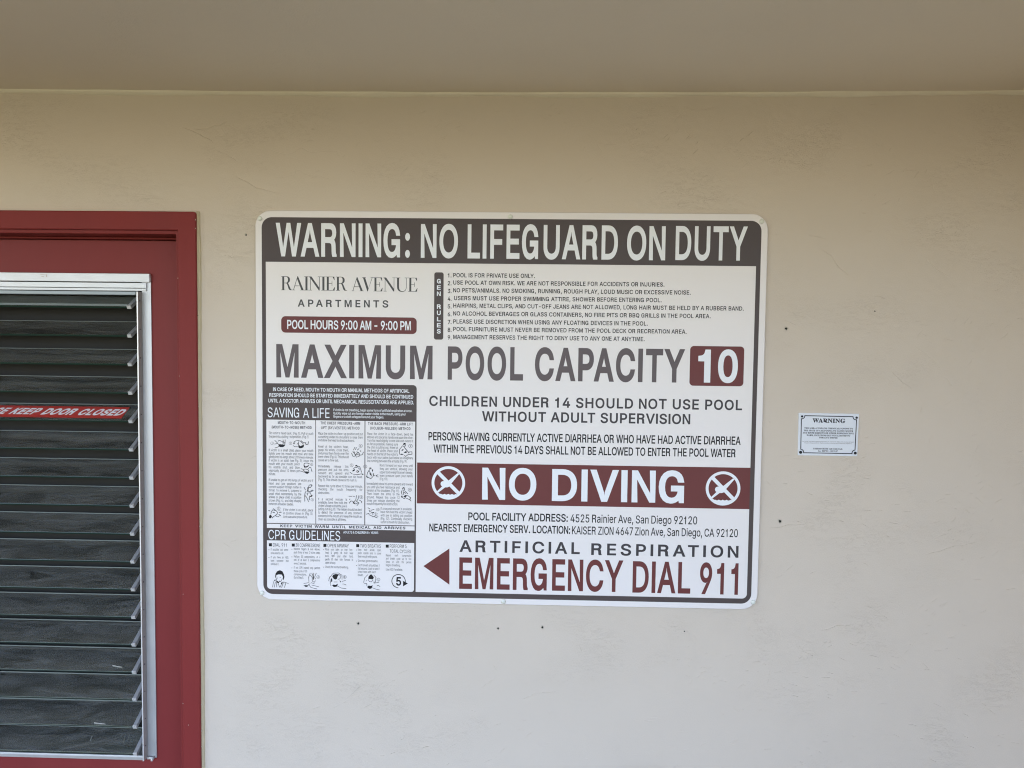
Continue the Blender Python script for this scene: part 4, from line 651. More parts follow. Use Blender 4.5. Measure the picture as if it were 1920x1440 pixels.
DIDONE = {
    "I": (.36, [_q((105, 0), (105, 1000), (255, 1000), (255, 0)), _q(*_srf(20, 340, 0)), _q(*_srf(20, 340, 978))]),
    "R": (.90, [_q((105, 0), (105, 1000), (245, 1000), (245, 0)), _q(*_srf(20, 330, 0)), _q(*_srf(20, 250, 978)),
                bez([(240, 1000), (420, 1000), (600, 1000, 690, 900, 690, 752), (690, 600, 590, 505, 420, 500), (240, 500), (240, 528), (390, 528), (490, 530, 540, 620, 540, 752), (540, 880, 490, 972, 400, 972), (240, 972)]),
                bez([(400, 515), (540, 500), (610, 400, 660, 260, 720, 120), (760, 40, 800, 24, 880, 22), (880, 0), (740, 0), (640, 0, 600, 60, 560, 180), (520, 320, 480, 440, 400, 515)])]),
    "A": (.92, [_q((390, 1010), (430, 1010), (860, 0), (700, 0), (372, 800)), _q((385, 1000), (400, 950), (95, 0), (62, 0)), _q((180, 300), (620, 300), (620, 328), (190, 328)), _q(*_srf(0, 190, 0)), _q(*_srf(610, 930, 0))]),
    "N": (.98, [_q((20, 1000), (220, 1000), (850, 150), (850, 0), (790, 0), (130, 900)), _q((130, 0), (130, 960), (160, 930), (160, 0)), _q((820, 100), (820, 1000), (850, 1000), (850, 60)), _q(*_srf(30, 260, 0)), _q(*_srf(715, 960, 978))]),
    "E": (.80, [_q((105, 0), (105, 1000), (250, 1000), (250, 0)), _q(*_srf(20, 700, 0)), _q(*_srf(20, 680, 978)), _q(*_srf(250, 500, 495)), _q((690, 22), (730, 250), (705, 250), (560, 22)), _q((670, 978), (700, 760), (675, 760), (560, 978)), _q((490, 340), (512, 340), (512, 660), (490, 660))]),
    "V": (.88, [_q((70, 980), (230, 980), (500, 210), (455, -10), (410, -10)), _q((440, 0), (475, 110), (800, 980), (765, 980)), _q(*_srf(0, 300, 978)), _q(*_srf(670, 890, 978))]),
    "U": (.98, [bez([(115, 1000), (115, 330), (115, 100, 260, -20, 500, -20), (720, -20, 840, 100, 840, 320), (840, 980), (812, 980), (812, 330), (812, 130, 710, 22, 530, 22), (350, 22, 262, 130, 262, 330), (262, 1000)]), _q(*_srf(20, 350, 978)), _q(*_srf(700, 950, 978))]),
}
KERN = {}
for k_, v_ in (("WA AW", -.05), ("AV VA AY YA", -.10), ("AT TA", -.09), ("LT LY", -.12), ("PA FA", -.08), ("TY", .0), ("RT RY", -.02), ("Av yo To Ye", -.05), ("11", -.03)):
    for p_ in k_.split():
        KERN[p_] = v_


def lay(s, font, ls=0.0, ws=None):
    """[(char, x)] and total width in cap heights"""
    x, out = 0.0, []
    for i, ch in enumerate(s):
        if ch == " ":
            x += (ws if ws is not None else 0.36) + ls
            continue
        a = font[ch][0]
        if i and s[i - 1] != " ":
            x += KERN.get(s[i - 1] + ch, 0.0)
        out.append((ch, x))
        x += a + ls
    return out, x - ls


def bounds(out, font, w):
    ch0, x0 = out[0]
    ch1, x1 = out[-1]
    lo = x0 + min(p[0] for c in font[ch0][1] for p in c) - w
    hi = x1 + max(p[0] for c in font[ch1][1] for p in c) + w
    return lo, hi


GCACHE = {}


def glyph_tris(font, ch, w):
    """a glyph emboldened by w (cap heights) as triangles, holes cut out: [(x, y)], [triangle]"""
    key = (id(font), ch, round(w, 4))
    if key in GCACHE:
        return GCACHE[key]
    cs = font[ch][1]
    big = max(cs, key=lambda c: abs(area(c)))
    sgn = 1 if area(big) > 0 else -1
    outs, holes = [], []
    for c in cs:
        pos = area(c) * sgn > 0 or font is DIDONE
        c2 = c if area(c) > 0 else c[::-1]
        if w:
            c2 = offset(c2, w if pos else -w)
        (outs if pos else holes).append(c2)
    groups = [[o] for o in outs]
    for h in holes:
        hx, hy = h[0]
        for r in groups:
            o = r[0]
            if min(p[0] for p in o) <= hx <= max(p[0] for p in o) and min(p[1] for p in o) <= hy <= max(p[1] for p in o):
                r.append(h)
                break
    vs, tris = [], []
    for k, grp in enumerate(groups):
        n = len(vs)
        pts = [p for l in grp for p in l]
        vs += [(p[0], p[1], k) for p in pts]
        for t in tessellate_polygon([[Vector((p[0], p[1], 0)) for p in l] for l in grp]):
            ar = area([pts[i] for i in t])
            if abs(ar) > 1e-9:
                t = t if ar > 0 else t[::-1]
                tris.append(tuple(i + n for i in t))
    GCACHE[key] = (vs, tris)
    return GCACHE[key]


def put(mb, out, font, x, z, sx, sy, w, y, x_lo, shear=0.0):
    """lay glyphs at world x, baseline z; heights are scaled so an emboldened cap keeps its height"""
    k = 1.0 / (1 + 2 * w)
    for ch, gx in out:
        vs, tris = glyph_tris(font, ch, w)
        mb.mesh([(x + (gx + p[0] - x_lo + shear * p[1]) * sx, y - p[2] * 2e-5, z + (p[1] + w) * k * sy) for p in vs], tris)


def line(mb, s, xl, yl, xr, yr, cap, y, font=SANS, w=0.0, ls=0.0, ws=None, just=None, shear=0.0):
    """one line of print between two baseline points measured on the photograph (sign plane y); just = fixed glyph width, spaces stretch"""
    a, b = at(xl, yl, YS), at(xr, yr, YS)
    z = (a.z + b.z) / 2
    sy = (at(xl, yl - cap, YS) - a).length
    W = b.x - a.x
    out, _ = lay(s, font, ls, ws)
    lo, hi = bounds(out, font, w)
    if just and " " in s:
        sp = s.count(" ")
        base = 0.30
        out, _ = lay(s, font, ls, base)
        lo, hi = bounds(out, font, w)
        g = (hi - lo) - sp * base
        sx = just * sy
        gap = (W / sx - g) / sp
        if gap < 0.16:
            gap = 0.2
            sx = W / (g + gap * sp)
        out, _ = lay(s, font, ls, gap)
        lo, hi = bounds(out, font, w)
    sx = W / (hi - lo)
    put(mb, out, font, a.x, z, sx, sy, w, y, lo, shear)


def poly_px(pts, y):
    return [(lambda p: (p.x, p.z))(at(a, b, y)) for a, b in pts]


def stroke(mb, pts, wd, y):
    """a drawn pen line (x, z) of width wd"""
    for k, (a, b) in enumerate(zip(pts, pts[1:])):
        d = Vector((b[0] - a[0], b[1] - a[1]))
        if d.length < 1e-6:
            continue
        d.normalize()
        n = Vector((-d.y, d.x)) * wd / 2
        a2 = Vector(a) - d * wd * .3
        b2 = Vector(b) + d * wd * .3
        mb.face([(a2.x - n.x, y - k * 2e-6, a2.y - n.y), (b2.x - n.x, y - k * 2e-6, b2.y - n.y), (b2.x + n.x, y - k * 2e-6, b2.y + n.y), (a2.x + n.x, y - k * 2e-6, a2.y + n.y)])


def ring(cx, cz, r0, r1, n=40, a0=0, a1=360):
    o = [(cx + r1 * math.cos(math.radians(a0 + (a1 - a0) * i / n)), cz + r1 * math.sin(math.radians(a0 + (a1 - a0) * i / n))) for i in range(n + 1)]
    i_ = [(cx + r0 * math.cos(math.radians(a0 + (a1 - a0) * i / n)), cz + r0 * math.sin(math.radians(a0 + (a1 - a0) * i / n))) for i in range(n + 1)]
    return o, i_


def add_ring(mb, cx, cz, r0, r1, y, n=40, a0=0, a1=360):
    o, i_ = ring(cx, cz, r0, r1, n, a0, a1)
    for k in range(n):
        mb.face([(i_[k][0], y, i_[k][1]), (o[k][0], y, o[k][1]), (o[k + 1][0], y, o[k + 1][1]), (i_[k + 1][0], y, i_[k + 1][1])])


# ------------------------------------------------------------------ the setting
RX0, RX1 = -7.0, 7.0
SOFFIT = 2.3
mb = MB()
mb.face([(-400, -400, 0), (400, -400, 0), (400, 400, 0), (-400, 400, 0)])
g = mb.build("ground", M_DECK)
g["kind"] = "structure"


def ceil_z(x):
    return EYE + 0.7372 + 0.0022 * x + 0.0036 * min(4, (x + 0.05) ** 2)


# door opening in the wall (x from hx0 to hx1, up to hz)
CAS_OUT = at(369.3, 700, -0.018).x
CAS_TOP = at(200, 395.3, -0.018).z
CAS_IN = at(335.3, 700, -0.018).x
CAS_HEAD = at(200, 430.5, -0.018).z
JAMB_IN = at(332.3, 700, -0.006).x
JAMB_HEAD = at(200, 438.2, -0.006).z
DOOR_W = 0.93
LEFT_JAMB = JAMB_IN - DOOR_W
OPEN_X0, OPEN_X1, OPEN_Z = LEFT_JAMB - 0.02, JAMB_IN + 0.02, JAMB_HEAD + 0.02

wall = thing("stucco_wall", "beige trowelled stucco wall behind the pool rules sign", "wall", (0, 0, 0))
mb = MB()
TOPZ = 2.75


def wall_quad(x0, x1, z0, z1):
    mb.face([(x0, 0, z0), (x1, 0, z0), (x1, 0, z1), (x0, 0, z1)])


wall_quad(RX0, OPEN_X0, 0, TOPZ)
wall_quad(OPEN_X1, RX1, 0, TOPZ)
wall_quad(OPEN_X0, OPEN_X1, OPEN_Z, TOPZ)
for x0, x1 in ((RX0, OPEN_X0), (OPEN_X1, RX1)):
    mb.face([(x0, .16, 0), (x0, .16, TOPZ), (x1, .16, TOPZ), (x1, .16, 0)])
mb.face([(OPEN_X0, .16, OPEN_Z), (OPEN_X0, .16, TOPZ), (OPEN_X1, .16, TOPZ), (OPEN_X1, .16, OPEN_Z)])
mb.face([(OPEN_X0, 0, 0), (OPEN_X0, 0, OPEN_Z), (OPEN_X0, .16, OPEN_Z), (OPEN_X0, .16, 0)])
mb.face([(OPEN_X1, 0, 0), (OPEN_X1, .16, 0), (OPEN_X1, .16, OPEN_Z), (OPEN_X1, 0, OPEN_Z)])
mb.face([(OPEN_X0, 0, OPEN_Z), (OPEN_X1, 0, OPEN_Z), (OPEN_X1, .16, OPEN_Z), (OPEN_X0, .16, OPEN_Z)])


def ridge(pts, w, h):
    """a drag ridge left by the trowel, standing h proud of the wall face, pinched out at both ends"""
    n = len(pts)
    rows = []
    for i, (x, z) in enumerate(pts):
        a, b = pts[max(0, i - 1)], pts[min(n - 1, i + 1)]
        d = Vector((b[0] - a[0], b[1] - a[1])).normalized()
        k = 0.15 if i in (0, n - 1) else 1.0
        u = Vector((-d.y, d.x)) * w / 2 * k
        rows.append([(x - u.x, .0002, z - u.y), (x + u.x * .2, -h * k, z + u.y * .2), (x + u.x, .0002, z + u.y)])
    for a, b in zip(rows, rows[1:]):
        for k in range(2):
            mb.face([a[k], a[k + 1], b[k + 1], b[k]])


TRACED = [[(360, 245), (395, 240), (430, 228)], [(398, 282), (430, 292), (445, 305)], [(340, 238), (375, 252), (400, 268)], [(1515, 440), (1535, 445), (1550, 447)], [(1540, 468), (1560, 480), (1572, 500), (1592, 517)], [(1737, 485), (1755, 505), (1782, 521)],
          [(1484, 585), (1495, 593), (1512, 597)], [(1470, 602), (1484, 606), (1494, 612)], [(1640, 555), (1662, 560)], [(1710, 645), (1740, 668), (1768, 692)], [(1772, 706), (1786, 726)], [(1670, 695), (1690, 715), (1712, 730)], [(1735, 1040), (1790, 1025), (1832, 1016)],
          [(1440, 991), (1475, 985), (1510, 984)], [(1540, 1182), (1570, 1174), (1600, 1172)], [(650, 1310), (680, 1284)], [(900, 1290), (930, 1270)], [(980, 1310), (1000, 1302), (1045, 1296)], [(1280, 200), (1310, 207), (1350, 201)], [(1625, 197), (1655, 195)], [(470, 180), (505, 176)],
          [(600, 330), (620, 338)], [(1855, 325), (1885, 330)], [(1690, 322), (1720, 320)], [(250, 372), (330, 376)], [(440, 330), (480, 352), (530, 364)]]
for tr in TRACED:
    pts = []
    for (ax, ay), (bx, by) in zip(tr, tr[1:]):
        m = 4
        for i in range(m):
            a = at(ax + (bx - ax) * i / m + random.uniform(-1.2, 1.2), ay + (by - ay) * i / m + random.uniform(-1.4, 1.4))
            pts.append((a.x, a.z))
    a = at(*tr[-1])
    pts.append((a.x, a.z))
    ridge(pts, random.uniform(.0014, .0022), random.uniform(.0006, .0011))
for k in range(130):
    # loose clusters of short strokes, one sweep of the trowel each
    cx, cz = random.uniform(-1.75, 1.75), random.uniform(0.35, 2.40)
    ang, sp = random.gauss(0.15, .45), random.uniform(.03, .09)
    for j in range(random.choice((3, 5, 8, 11))):
        x, z = cx + random.gauss(0, sp * 1.5), cz + random.gauss(0, sp * .6)
        L, a2 = random.uniform(.008, .034), ang + random.gauss(0, .25)
        m = 4
        pts = [(x + L * (i / m - .5) * math.cos(a2) + random.uniform(-.0008, .0008), z + L * (i / m - .5) * math.sin(a2) + random.uniform(-.0011, .0011)) for i in range(m + 1)]
        if all(not (OPEN_X0 - .1 < p[0] < OPEN_X1 + .1 and p[1] < OPEN_Z + .1) for p in pts) and max(p[1] for p in pts) < 2.42:
            ridge(pts, random.uniform(.0011, .0021), random.uniform(.0004, .0009))
mb.build("wall_face", M_WALL, wall)
HOLES = [(672, 1168.5, 1.9), (934, 1178, 1.8), (1017, 1176, 2.0), (1283, 1183.5, 1.3), (1474, 616, 2.2), (1462.3, 977.3, 2.4), (1640, 583.5, 1.2), (372, 592, 2.0)]
for (hx, hy, hr) in HOLES:
    mb = MB()
    c = at(hx, hy)
    rr = hr * 0.0016
    pts = [(c.x + rr * (1 + random.uniform(-.3, .3)) * math.cos(a * math.pi / 5), c.z + rr * (1 + random.uniform(-.3, .3)) * math.sin(a * math.pi / 5)) for a in range(10)]
    mb.sheet(pts, (), -0.0012 if hx > 400 else -0.0112)
    if hr > 1.7 and hx > 400:
        mb.sheet([(c.x + rr * 1.9 * random.uniform(.6, 1.25) * math.cos(a * .628), c.z - rr * .2 + rr * 1.9 * random.uniform(.6, 1.25) * math.sin(a * .628)) for a in range(10)], (), -0.0007, 1)
    mb.build("nail_hole", [M_HOLE, M_CHIP], wall)
mb = MB()
c = at(461, 440)
mb.sheet([(c.x + 0.0045 * math.cos(a) * random.uniform(.7, 1.1), c.z + .0055 * math.sin(a) * random.uniform(.7, 1.1)) for a in [i * .628 for i in range(10)]], (), -0.001, 0)
mb.sheet([(c.x + .0012 + 0.002 * math.cos(a), c.z - .001 + .003 * math.sin(a)) for a in [i * .628 for i in range(10)]], (), -0.0014, 1)
mb.build("nail_hole", [M_CHIP, M_HOLE], wall)
# thin painted bead in the corner under the ceiling
mb = MB()
xs = [RX0 + i * 0.05 for i in range(int((RX1 - RX0) / 0.05) + 1)]
prof = []
for i, x in enumerate(xs):
    r = 0.0095 + 0.0018 * math.sin(x * 9.1) + 0.001 * math.sin(x * 23) + random.uniform(-.0006, .0006)
    z = ceil_z(x)
    prof.append([(x, -r * 1.2, z + .002), (x, -r * .95, z - r * .45), (x, -r * .5, z - r * .85), (x, 0.001, z - r * 1.15)])
for a, b in zip(prof, prof[1:]):
    for k in range(3):
        mb.face([a[k], a[k + 1], b[k + 1], b[k]], 0, True)
mb.build("corner_bead", M_BEAD, wall)

ceiling = thing("porch_ceiling", "flat beige plaster porch ceiling meeting the top of the wall", "ceiling", (0, 0, 2.44))
mb = MB()
ny = 8
for i in range(0, len(xs) - 1, 4):
    x0, x1 = xs[i], xs[min(i + 4, len(xs) - 1)]
    for k in range(ny):
        y0, y1 = -SOFFIT * k / ny, -SOFFIT * (k + 1) / ny
        mb.face([(x0, y0, ceil_z(x0)), (x1, y0, ceil_z(x1)), (x1, y1, ceil_z(x1)), (x0, y1, ceil_z(x0))], 0, True)
mb.build("ceiling_face", M_CEIL, ceiling)
mb = MB()
mb.box(RX0 - .1, RX1 + .1, -SOFFIT - 0.04, -SOFFIT, 2.40, 2.86, 0.004)
mb.build("fascia", M_RED, ceiling)
mb = MB()
mb.box(RX0 - .1, RX1 + .1, -SOFFIT, 6.2, 2.76, 3.0)  # slab out of view, added to block the sky and cast shade
mb.build("unseen_roof", M_BEAD, ceiling)

SHADE_X, SHADE_D = 1.66, 2.2  # unseen wall added to darken the right side of the stucco
shade_wall = thing("unseen_shade_wall", "added beige wall out of view at right, shading the stucco wall", "wall", (SHADE_X, 0, 0))
mb = MB()
mb.box(SHADE_X, SHADE_X + .2, -SHADE_D, -.0005, 0, 2.435, .004)
mb.build("wall_face", M_WALL, shade_wall)

mb = MB()
X0, X1, Y0, Y1, Z0, Z1 = RX0, RX1, .165, 6.0, 0.02, 2.74
mb.face([(X0, Y1, Z0), (X1, Y1, Z0), (X1, Y1, Z1), (X0, Y1, Z1)])
mb.face([(X0, Y0, Z0), (X0, Y1, Z0), (X0, Y1, Z1), (X0, Y0, Z1)])
mb.face([(X1, Y0, Z0), (X1, Y1, Z0), (X1, Y1, Z1), (X1, Y0, Z1)])
mb.face([(X0, Y0, Z0), (X1, Y0, Z0), (X1, Y1, Z0), (X0, Y1, Z0)])
mb.face([(X0, Y0, Z1 - .01), (X1, Y0, Z1 - .01), (X1, Y1, Z1 - .01), (X0, Y1, Z1 - .01)])
o = mb.build("interior_wall", M_ROOM)
o["kind"] = "structure"

# ------------------------------------------------------------------ door frame (casing, jamb, caulk)
YD = 0.085                                  # outside face of the door leaf
frame = thing("doorway", "dark red painted door casing left of the pool rules sign", "door frame", (JAMB_IN - DOOR_W / 2, 0, 0))


def ushape(xl, xr, zt, wl, wh, r=0.0):
    """upside-down U, outer edge xl..xr, top zt, leg width wl, head width wh"""
    top = []
    for (cx, a0) in ((xr - r, 0), (xl + r, 90)):
        for i in range(6 if r else 1):
            a = math.radians(a0 + 90 * i / 5)
            top.append((cx + r * math.cos(a), zt - r + r * math.sin(a)))
    return [(xr - wl, 0), (xr, 0)] + top + [(xl, 0), (xl + wl, 0), (xl + wl, zt - wh), (xr - wl, zt - wh)]


legw = CAS_OUT - CAS_IN
mb = MB()
mb.prism(ushape(LEFT_JAMB - (CAS_OUT - JAMB_IN), CAS_OUT, CAS_TOP, legw, CAS_TOP - CAS_HEAD, 0.008), 0.001, -0.018, 0.003)
mb.build("casing", M_RED, frame)
mb = MB()
mb.prism(ushape(LEFT_JAMB - .018, JAMB_IN + .018, JAMB_HEAD + .018, .018, .018), 0.14, -0.006, 0.0015)
mb.build("jamb", M_RED, frame)
mb = MB()
mb.prism(ushape(LEFT_JAMB + .0005, JAMB_IN - .0005, JAMB_HEAD - .0005, .003, .006), 0.082, YD - .022, 0.001)
mb.build("door_stop", M_RED, frame)
mb = MB()
zs = [i * 0.02 for i in range(int(CAS_TOP / 0.02) + 1)] + [CAS_TOP + .003]
rows = []
for z in zs:
    x = CAS_OUT + 0.0004 * math.sin(z * 17)
    w = 0.0078 + 0.0014 * math.sin(z * 11) + random.uniform(-.0007, .0007)
    rows.append([(x - .0005, -.010, z), (x + w * .25, -.0075, z), (x + w * .7, -.0045, z), (x + w, 0.0005, z)])
for a, b in zip(rows, rows[1:]):
    for k in range(3):
        mb.face([a[k], a[k + 1], b[k + 1], b[k]], 0, True)
mb.build("caulk_bead", M_CAULK, frame)
# chips of bare paint along the edges of the casing
for (cx, cy, r, yy) in ((333.5, 521.5, .0016, -.0172), (336, 705, .0011, -.0172), (337.5, 718, .0009, -.0172), (343.3, 1114, .0011, -.0188), (343, 1319, .0013, -.0188), (353.5, 1359.5, .0012, -.0188), (371.5, 762, .0022, -.0110), (374.5, 987, .0014, -.0110),
                        (377, 1321, .0022, -.0110), (377.2, 1370, .0026, -.0110), (377.6, 1400, .0020, -.0110), (376, 1190, .0018, -.0110), (366.5, 412, .0020, -.0180), (366.8, 428, .0012, -.0180)):
    t = MB()
    p = at(cx, cy, yy)
    t.sheet([(p.x + r * random.uniform(.5, 1.1) * math.cos(k * .785), p.z + r * random.uniform(.7, 1.7) * math.sin(k * .785)) for k in range(8)], (), yy)
    t.build("paint_chip", M_CHIP, frame)

# ------------------------------------------------------------------ louvred door
door = thing("louvre_door", "dark red door with a window of open glass louvres", "door", (JAMB_IN - DOOR_W / 2, YD, 0))
WX1 = at(287.3, 900, YD - .005).x           # right edge of the aluminium window frame
WX0 = LEFT_JAMB + (JAMB_IN - WX1)
WZ1 = at(150, 512, YD - .012).z
WZ0 = at(150, 1421.5, YD - .012).z
HX0, HX1, HZ0, HZ1 = WX0 + .018, WX1 - .018, WZ0 + .012, WZ1 - .02
mb = MB()
lx0, lx1, lz0, lz1 = LEFT_JAMB + .004, JAMB_IN - .004, 0.012, JAMB_HEAD - .008
for yy, flip in ((YD, 0), (YD + .04, 1)):
    for (a, b, c_, d) in ((lx0, HX0, lz0, lz1), (HX1, lx1, lz0, lz1), (HX0, HX1, lz0, HZ0), (HX0, HX1, HZ1, lz1)):
        q = [(a, yy, c_), (b, yy, c_), (b, yy, d), (a, yy, d)]
        mb.face(q[::-1] if flip else q)
for (a, b, c_, d, inn) in ((lx0, lx1, lz0, lz1, 0), (HX0, HX1, HZ0, HZ1, 1)):
    for p, q in (((a, c_), (b, c_)), ((b, c_), (b, d)), ((b, d), (a, d)), ((a, d), (a, c_))):
        mb.face([(p[0], YD, p[1]), (q[0], YD, q[1]), (q[0], YD + .04, q[1]), (p[0], YD + .04, p[1])])
mb.build("door_panel", M_RED2, door)

YF = YD - .005                              # front of the flat frame flange
WEBY = YF - .0245                           # the web of the jamb stands out towards the viewer
WI = at(269.3, 820, YF).x                   # inner edge of the flange, where the web starts
wf = MB()
for s_, xe in ((1, WX1), (-1, WX0)):
    xi = WI if s_ > 0 else WX0 + (WX1 - WI)
    wf.box(xi, xe, YF, YD - .0005, WZ0 + .004, WZ1 - .004, .001, 0)                              # flat flange
    wf.box(xi - s_ * .0031, xi - s_ * .0001, WEBY, YD + .045, WZ0 + .006, WZ1 - .057, 0, 1)     # web the clips hinge on
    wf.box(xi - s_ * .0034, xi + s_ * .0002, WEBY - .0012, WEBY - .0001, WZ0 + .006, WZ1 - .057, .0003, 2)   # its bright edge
wfo = wf.build("window_frame", [M_ALU, M_ALU_OLD, M_ALU_BRIGHT], door)
wf = MB()
x0c, x1c = WX0 + .0002, WX1 - .0005
wf.box(x0c, x1c, YF - .008, YD - .002, WZ1 - .0262, WZ1, .0012, 0)
wf.box(x0c + .012, x1c - .0115, YF - .007, YD - .002, WZ1 - .0445, WZ1 - .0285, .001, 0)
wf.box(x0c + .0125, x1c - .0125, YF - .006, YD - .002, WZ1 - .0535, WZ1 - .0455, .001, 0)
wf.box(x0c + .05, x1c - .0515, YF + .006, YD + .03, WZ1 - .0655, WZ1 - .0545, .001, 1)
cap_o = wf.build("head_cap", [M_ALU, M_STRIP], door)
t = MB()
for pl in ([(73.5, 513.6), (83, 513.9), (84.5, 514.6), (76, 514.7)], [(84.8, 514.8), (88, 514.6), (88.3, 519.6), (86.5, 519.3), (86.6, 516)], [(77, 517.6), (82, 518.0), (82.5, 519.2), (78, 518.8)]):
    t.sheet([(q.x, q.z) for q in (at(a_, b_, YF - .0084) for a_, b_ in pl)], (), YF - .0084)
t.build("tape_residue", M_CHIP, cap_o)
wf = MB()
wf.box(x0c + .045, WI - .0035, YF - .012, YD + .04, WZ0 + .001, WZ0 + .013, .001, 1)
wf.box(x0c + .045, WI - .0035, YF - .014, YF - .008, WZ0 + .011, WZ0 + .0165, .0008, 0)
wf.box(WI, WX1 - .006, YF - .008, YD - .002, WZ0 + .002, WZ0 + .010, .001, 1)
wf.box(WI + .004, WX1 - .009, YF - .010, YF - .004, WZ0 + .005, WZ0 + .0095, .001, 0)
wf.box(WI + .014, WX1 - .009, YF - .010, YF - .003, WZ0 - .0030, WZ0 + .0035, .001, 0)
wf.build("window_sill", [M_ALU_BRIGHT, M_ALU_OLD], door)

sc = MB()
sc.box(HX0 + .001, HX1 - .001, .158, .161, HZ0 - .01, HZ1 + .01)
sc.build("insect_screen", M_SCREEN, door)
# louvres: top edge inside, bottom edge swung out
NB = 17
YT, YB = 0.133, 0.051
tops = [(257, 603), (258, 809), (262, 1013.6), (264, 1214.6)]
ztops = [at(px, py, YT).z for px, py in tops]
PIT = (ztops[0] - ztops[-1]) / 12.0
zt0 = sum(z + PIT * k for z, k in zip(ztops, (1, 5, 9, 13))) / 4
bots = [(240, 573.3, 0), (244, 788, 4), (248, 1000.7, 8), (250.5, 1415, 16)]
zb0 = sum(at(px, py, YB).z + PIT * k for px, py, k in bots) / 4
BH = zt0 - zb0
BLEN = math.hypot(BH, YT - YB)
VD = Vector((0, YT - YB, BH)).normalized()          # up the glass
ND = Vector((0, -BH, YT - YB)).normalized()         # out of its outer face (up and towards the viewer)
CLX0 = at(240.5, 735, YB).x
CLX1 = CLX0 + .0125
GX0, GX1 = WX0 + .060, CLX1 - .003
TH = 0.0058


def slab(mb, x0, x1, v0, v1, n0, n1, base, mi=0, taper=0.0):
    """box lying on the tilted glass: x, v along the slope, n along its outer normal"""
    P = lambda x, v, n: base + Vector((x, 0, 0)) + VD * v + ND * n
    q = [(x0, v0), (x1 - taper, v0), (x1, v1), (x0 + taper, v1)]
    bot = [P(x, v, n0) for x, v in q]
    top = [P(x, v, n1) for x, v in q]
    mb.face(top, mi)
    mb.face(bot[::-1], mi)
    for i in range(4):
        j = (i + 1) % 4
        mb.face([bot[i], bot[j], top[j], top[i]], mi)


def make_louvre():
    base = Vector((0, YB, zb0))
    t = MB()
    P = lambda x, v, n: base + Vector((x, 0, 0)) + VD * v + ND * n
    c = 0.0012
    # cross-section loop (v, n): low edge, back, top edge, chamfer, painted bright band, front
    secs = [(0, -c), (0, -TH), (BLEN, -TH), (BLEN, -.0008), (BLEN - .0008, 0), (BLEN - .0046, 0), (c, 0)]
    mis = [2, 0, 1, 1, 1, 0, 2]
    for k in range(len(secs)):
        a, b = secs[k], secs[(k + 1) % len(secs)]
        t.face([P(GX0, *a), P(GX1, *a), P(GX1, *b), P(GX0, *b)], mis[k])
    t.face([P(GX1, *s) for s in secs], 2)
    t.face([P(GX0, *s) for s in secs[::-1]], 2)
    lv = t.build("louvre", [M_GLASS, M_GEDGE, M_GEDGE2], door, (0, YB - YD, zb0))
    t = MB()
    slab(t, CLX0, CLX1, 0.002, BLEN * .97, 0.0006, 0.0026, base, 0)
    slab(t, CLX1 - .0022, CLX1, -0.001, BLEN * .97, -TH - .002, 0.0026, base, 0)
    slab(t, CLX0, CLX1, -0.0026, 0.0018, -TH - .001, 0.0034, base, 1)
    slab(t, CLX0 + .002, CLX1, 0.03, BLEN * .97, -TH - .003, -TH - .0008, base, 0)
    t.build("clip", [M_CLIP, M_ALU_BRIGHT], lv)
    return lv


lv0 = make_louvre()
for k in range(1, NB):
    c = lv0.copy()
    COL.objects.link(c)
    c.parent = door
    c.location = Vector(lv0.location) - Vector((0, 0, PIT * k))
    for ch in list(lv0.children):
        d = ch.copy()
        COL.objects.link(d)
        d.parent = c
rp = at(265.4, 777.2, WEBY + .011)
rz = rp.z + 4 * PIT
rv0 = None
for k in range(NB):
    if rv0 is None:
        t = MB()
        n = 10
        R0 = [(WI, WEBY + .011 + .0026 * math.cos(2 * math.pi * i / n), rz + .0026 * math.sin(2 * math.pi * i / n)) for i in range(n)]
        R1 = [(WI + .0012, WEBY + .011 + .0019 * math.cos(2 * math.pi * i / n), rz + .0019 * math.sin(2 * math.pi * i / n)) for i in range(n)]
        for i in range(n):
            t.face([R0[i], R0[(i + 1) % n], R1[(i + 1) % n], R1[i]])
        t.face(R1)
        rv0 = t.build("rivet", M_RIVET, wfo)
    else:
        c = rv0.copy()
        COL.objects.link(c)
        c.parent = wfo
        c.location = (0, 0, -PIT * k)


# red notice stuck to the fifth louvre
def on_blade(px, py, k, n=0.0):
    base = Vector((0, YB, zb0 - PIT * k)) + ND * n
    d = ray(px, py)
    s = (base - CAM).dot(ND) / d.dot(ND)
    p = CAM + d * s
    return p.x, (p - base).dot(VD)


def blade_xf(k, n):
    base = Vector((0, YB, zb0 - PIT * k)) + ND * n
    return lambda p: base + Vector((p.x, 0, 0)) + VD * p.z + ND * (-p.y)


KS = 4
tr_ = on_blade(243.3, 763.9, KS)
br_ = on_blade(227.4, 785.0, KS)
v1, v0 = tr_[1], br_[1]
xl = GX0 + .02
sk = (tr_[0] - br_[0])
stick = thing("door_notice", "red PLEASE KEEP DOOR CLOSED sticker on one of the glass louvres", "sticker", Vector((-1.5, YB, zb0 - PIT * KS)))
t = MB()
xf = blade_xf(KS, 0.0008)
t.sheet([(xl, v0), (br_[0], v0), (tr_[0], v1), (xl + sk, v1)], (), 0)
t.v = [xf(p) for p in t.v]
t.build("backing", M_STICK, stick)
a = on_blade(16.4, 776, KS)
b = on_blade(231.5, 779.4, KS)
c_ = on_blade(231.5, 769.0, KS)
vb = v0 + (v1 - v0) * .23
capv = (v1 - v0) * .57
SHE = 0.42
out, _ = lay("KEEP DOOR CLOSED", SANS, 0.12, 0.42)
lo, hi = bounds(out, SANS, .075)
sx = (b[0] - a[0]) / (hi - lo + SHE)
t = MB()
full, _ = lay("PLEASE KEEP DOOR CLOSED", SANS, 0.12, 0.42)
xk = full[6][1]
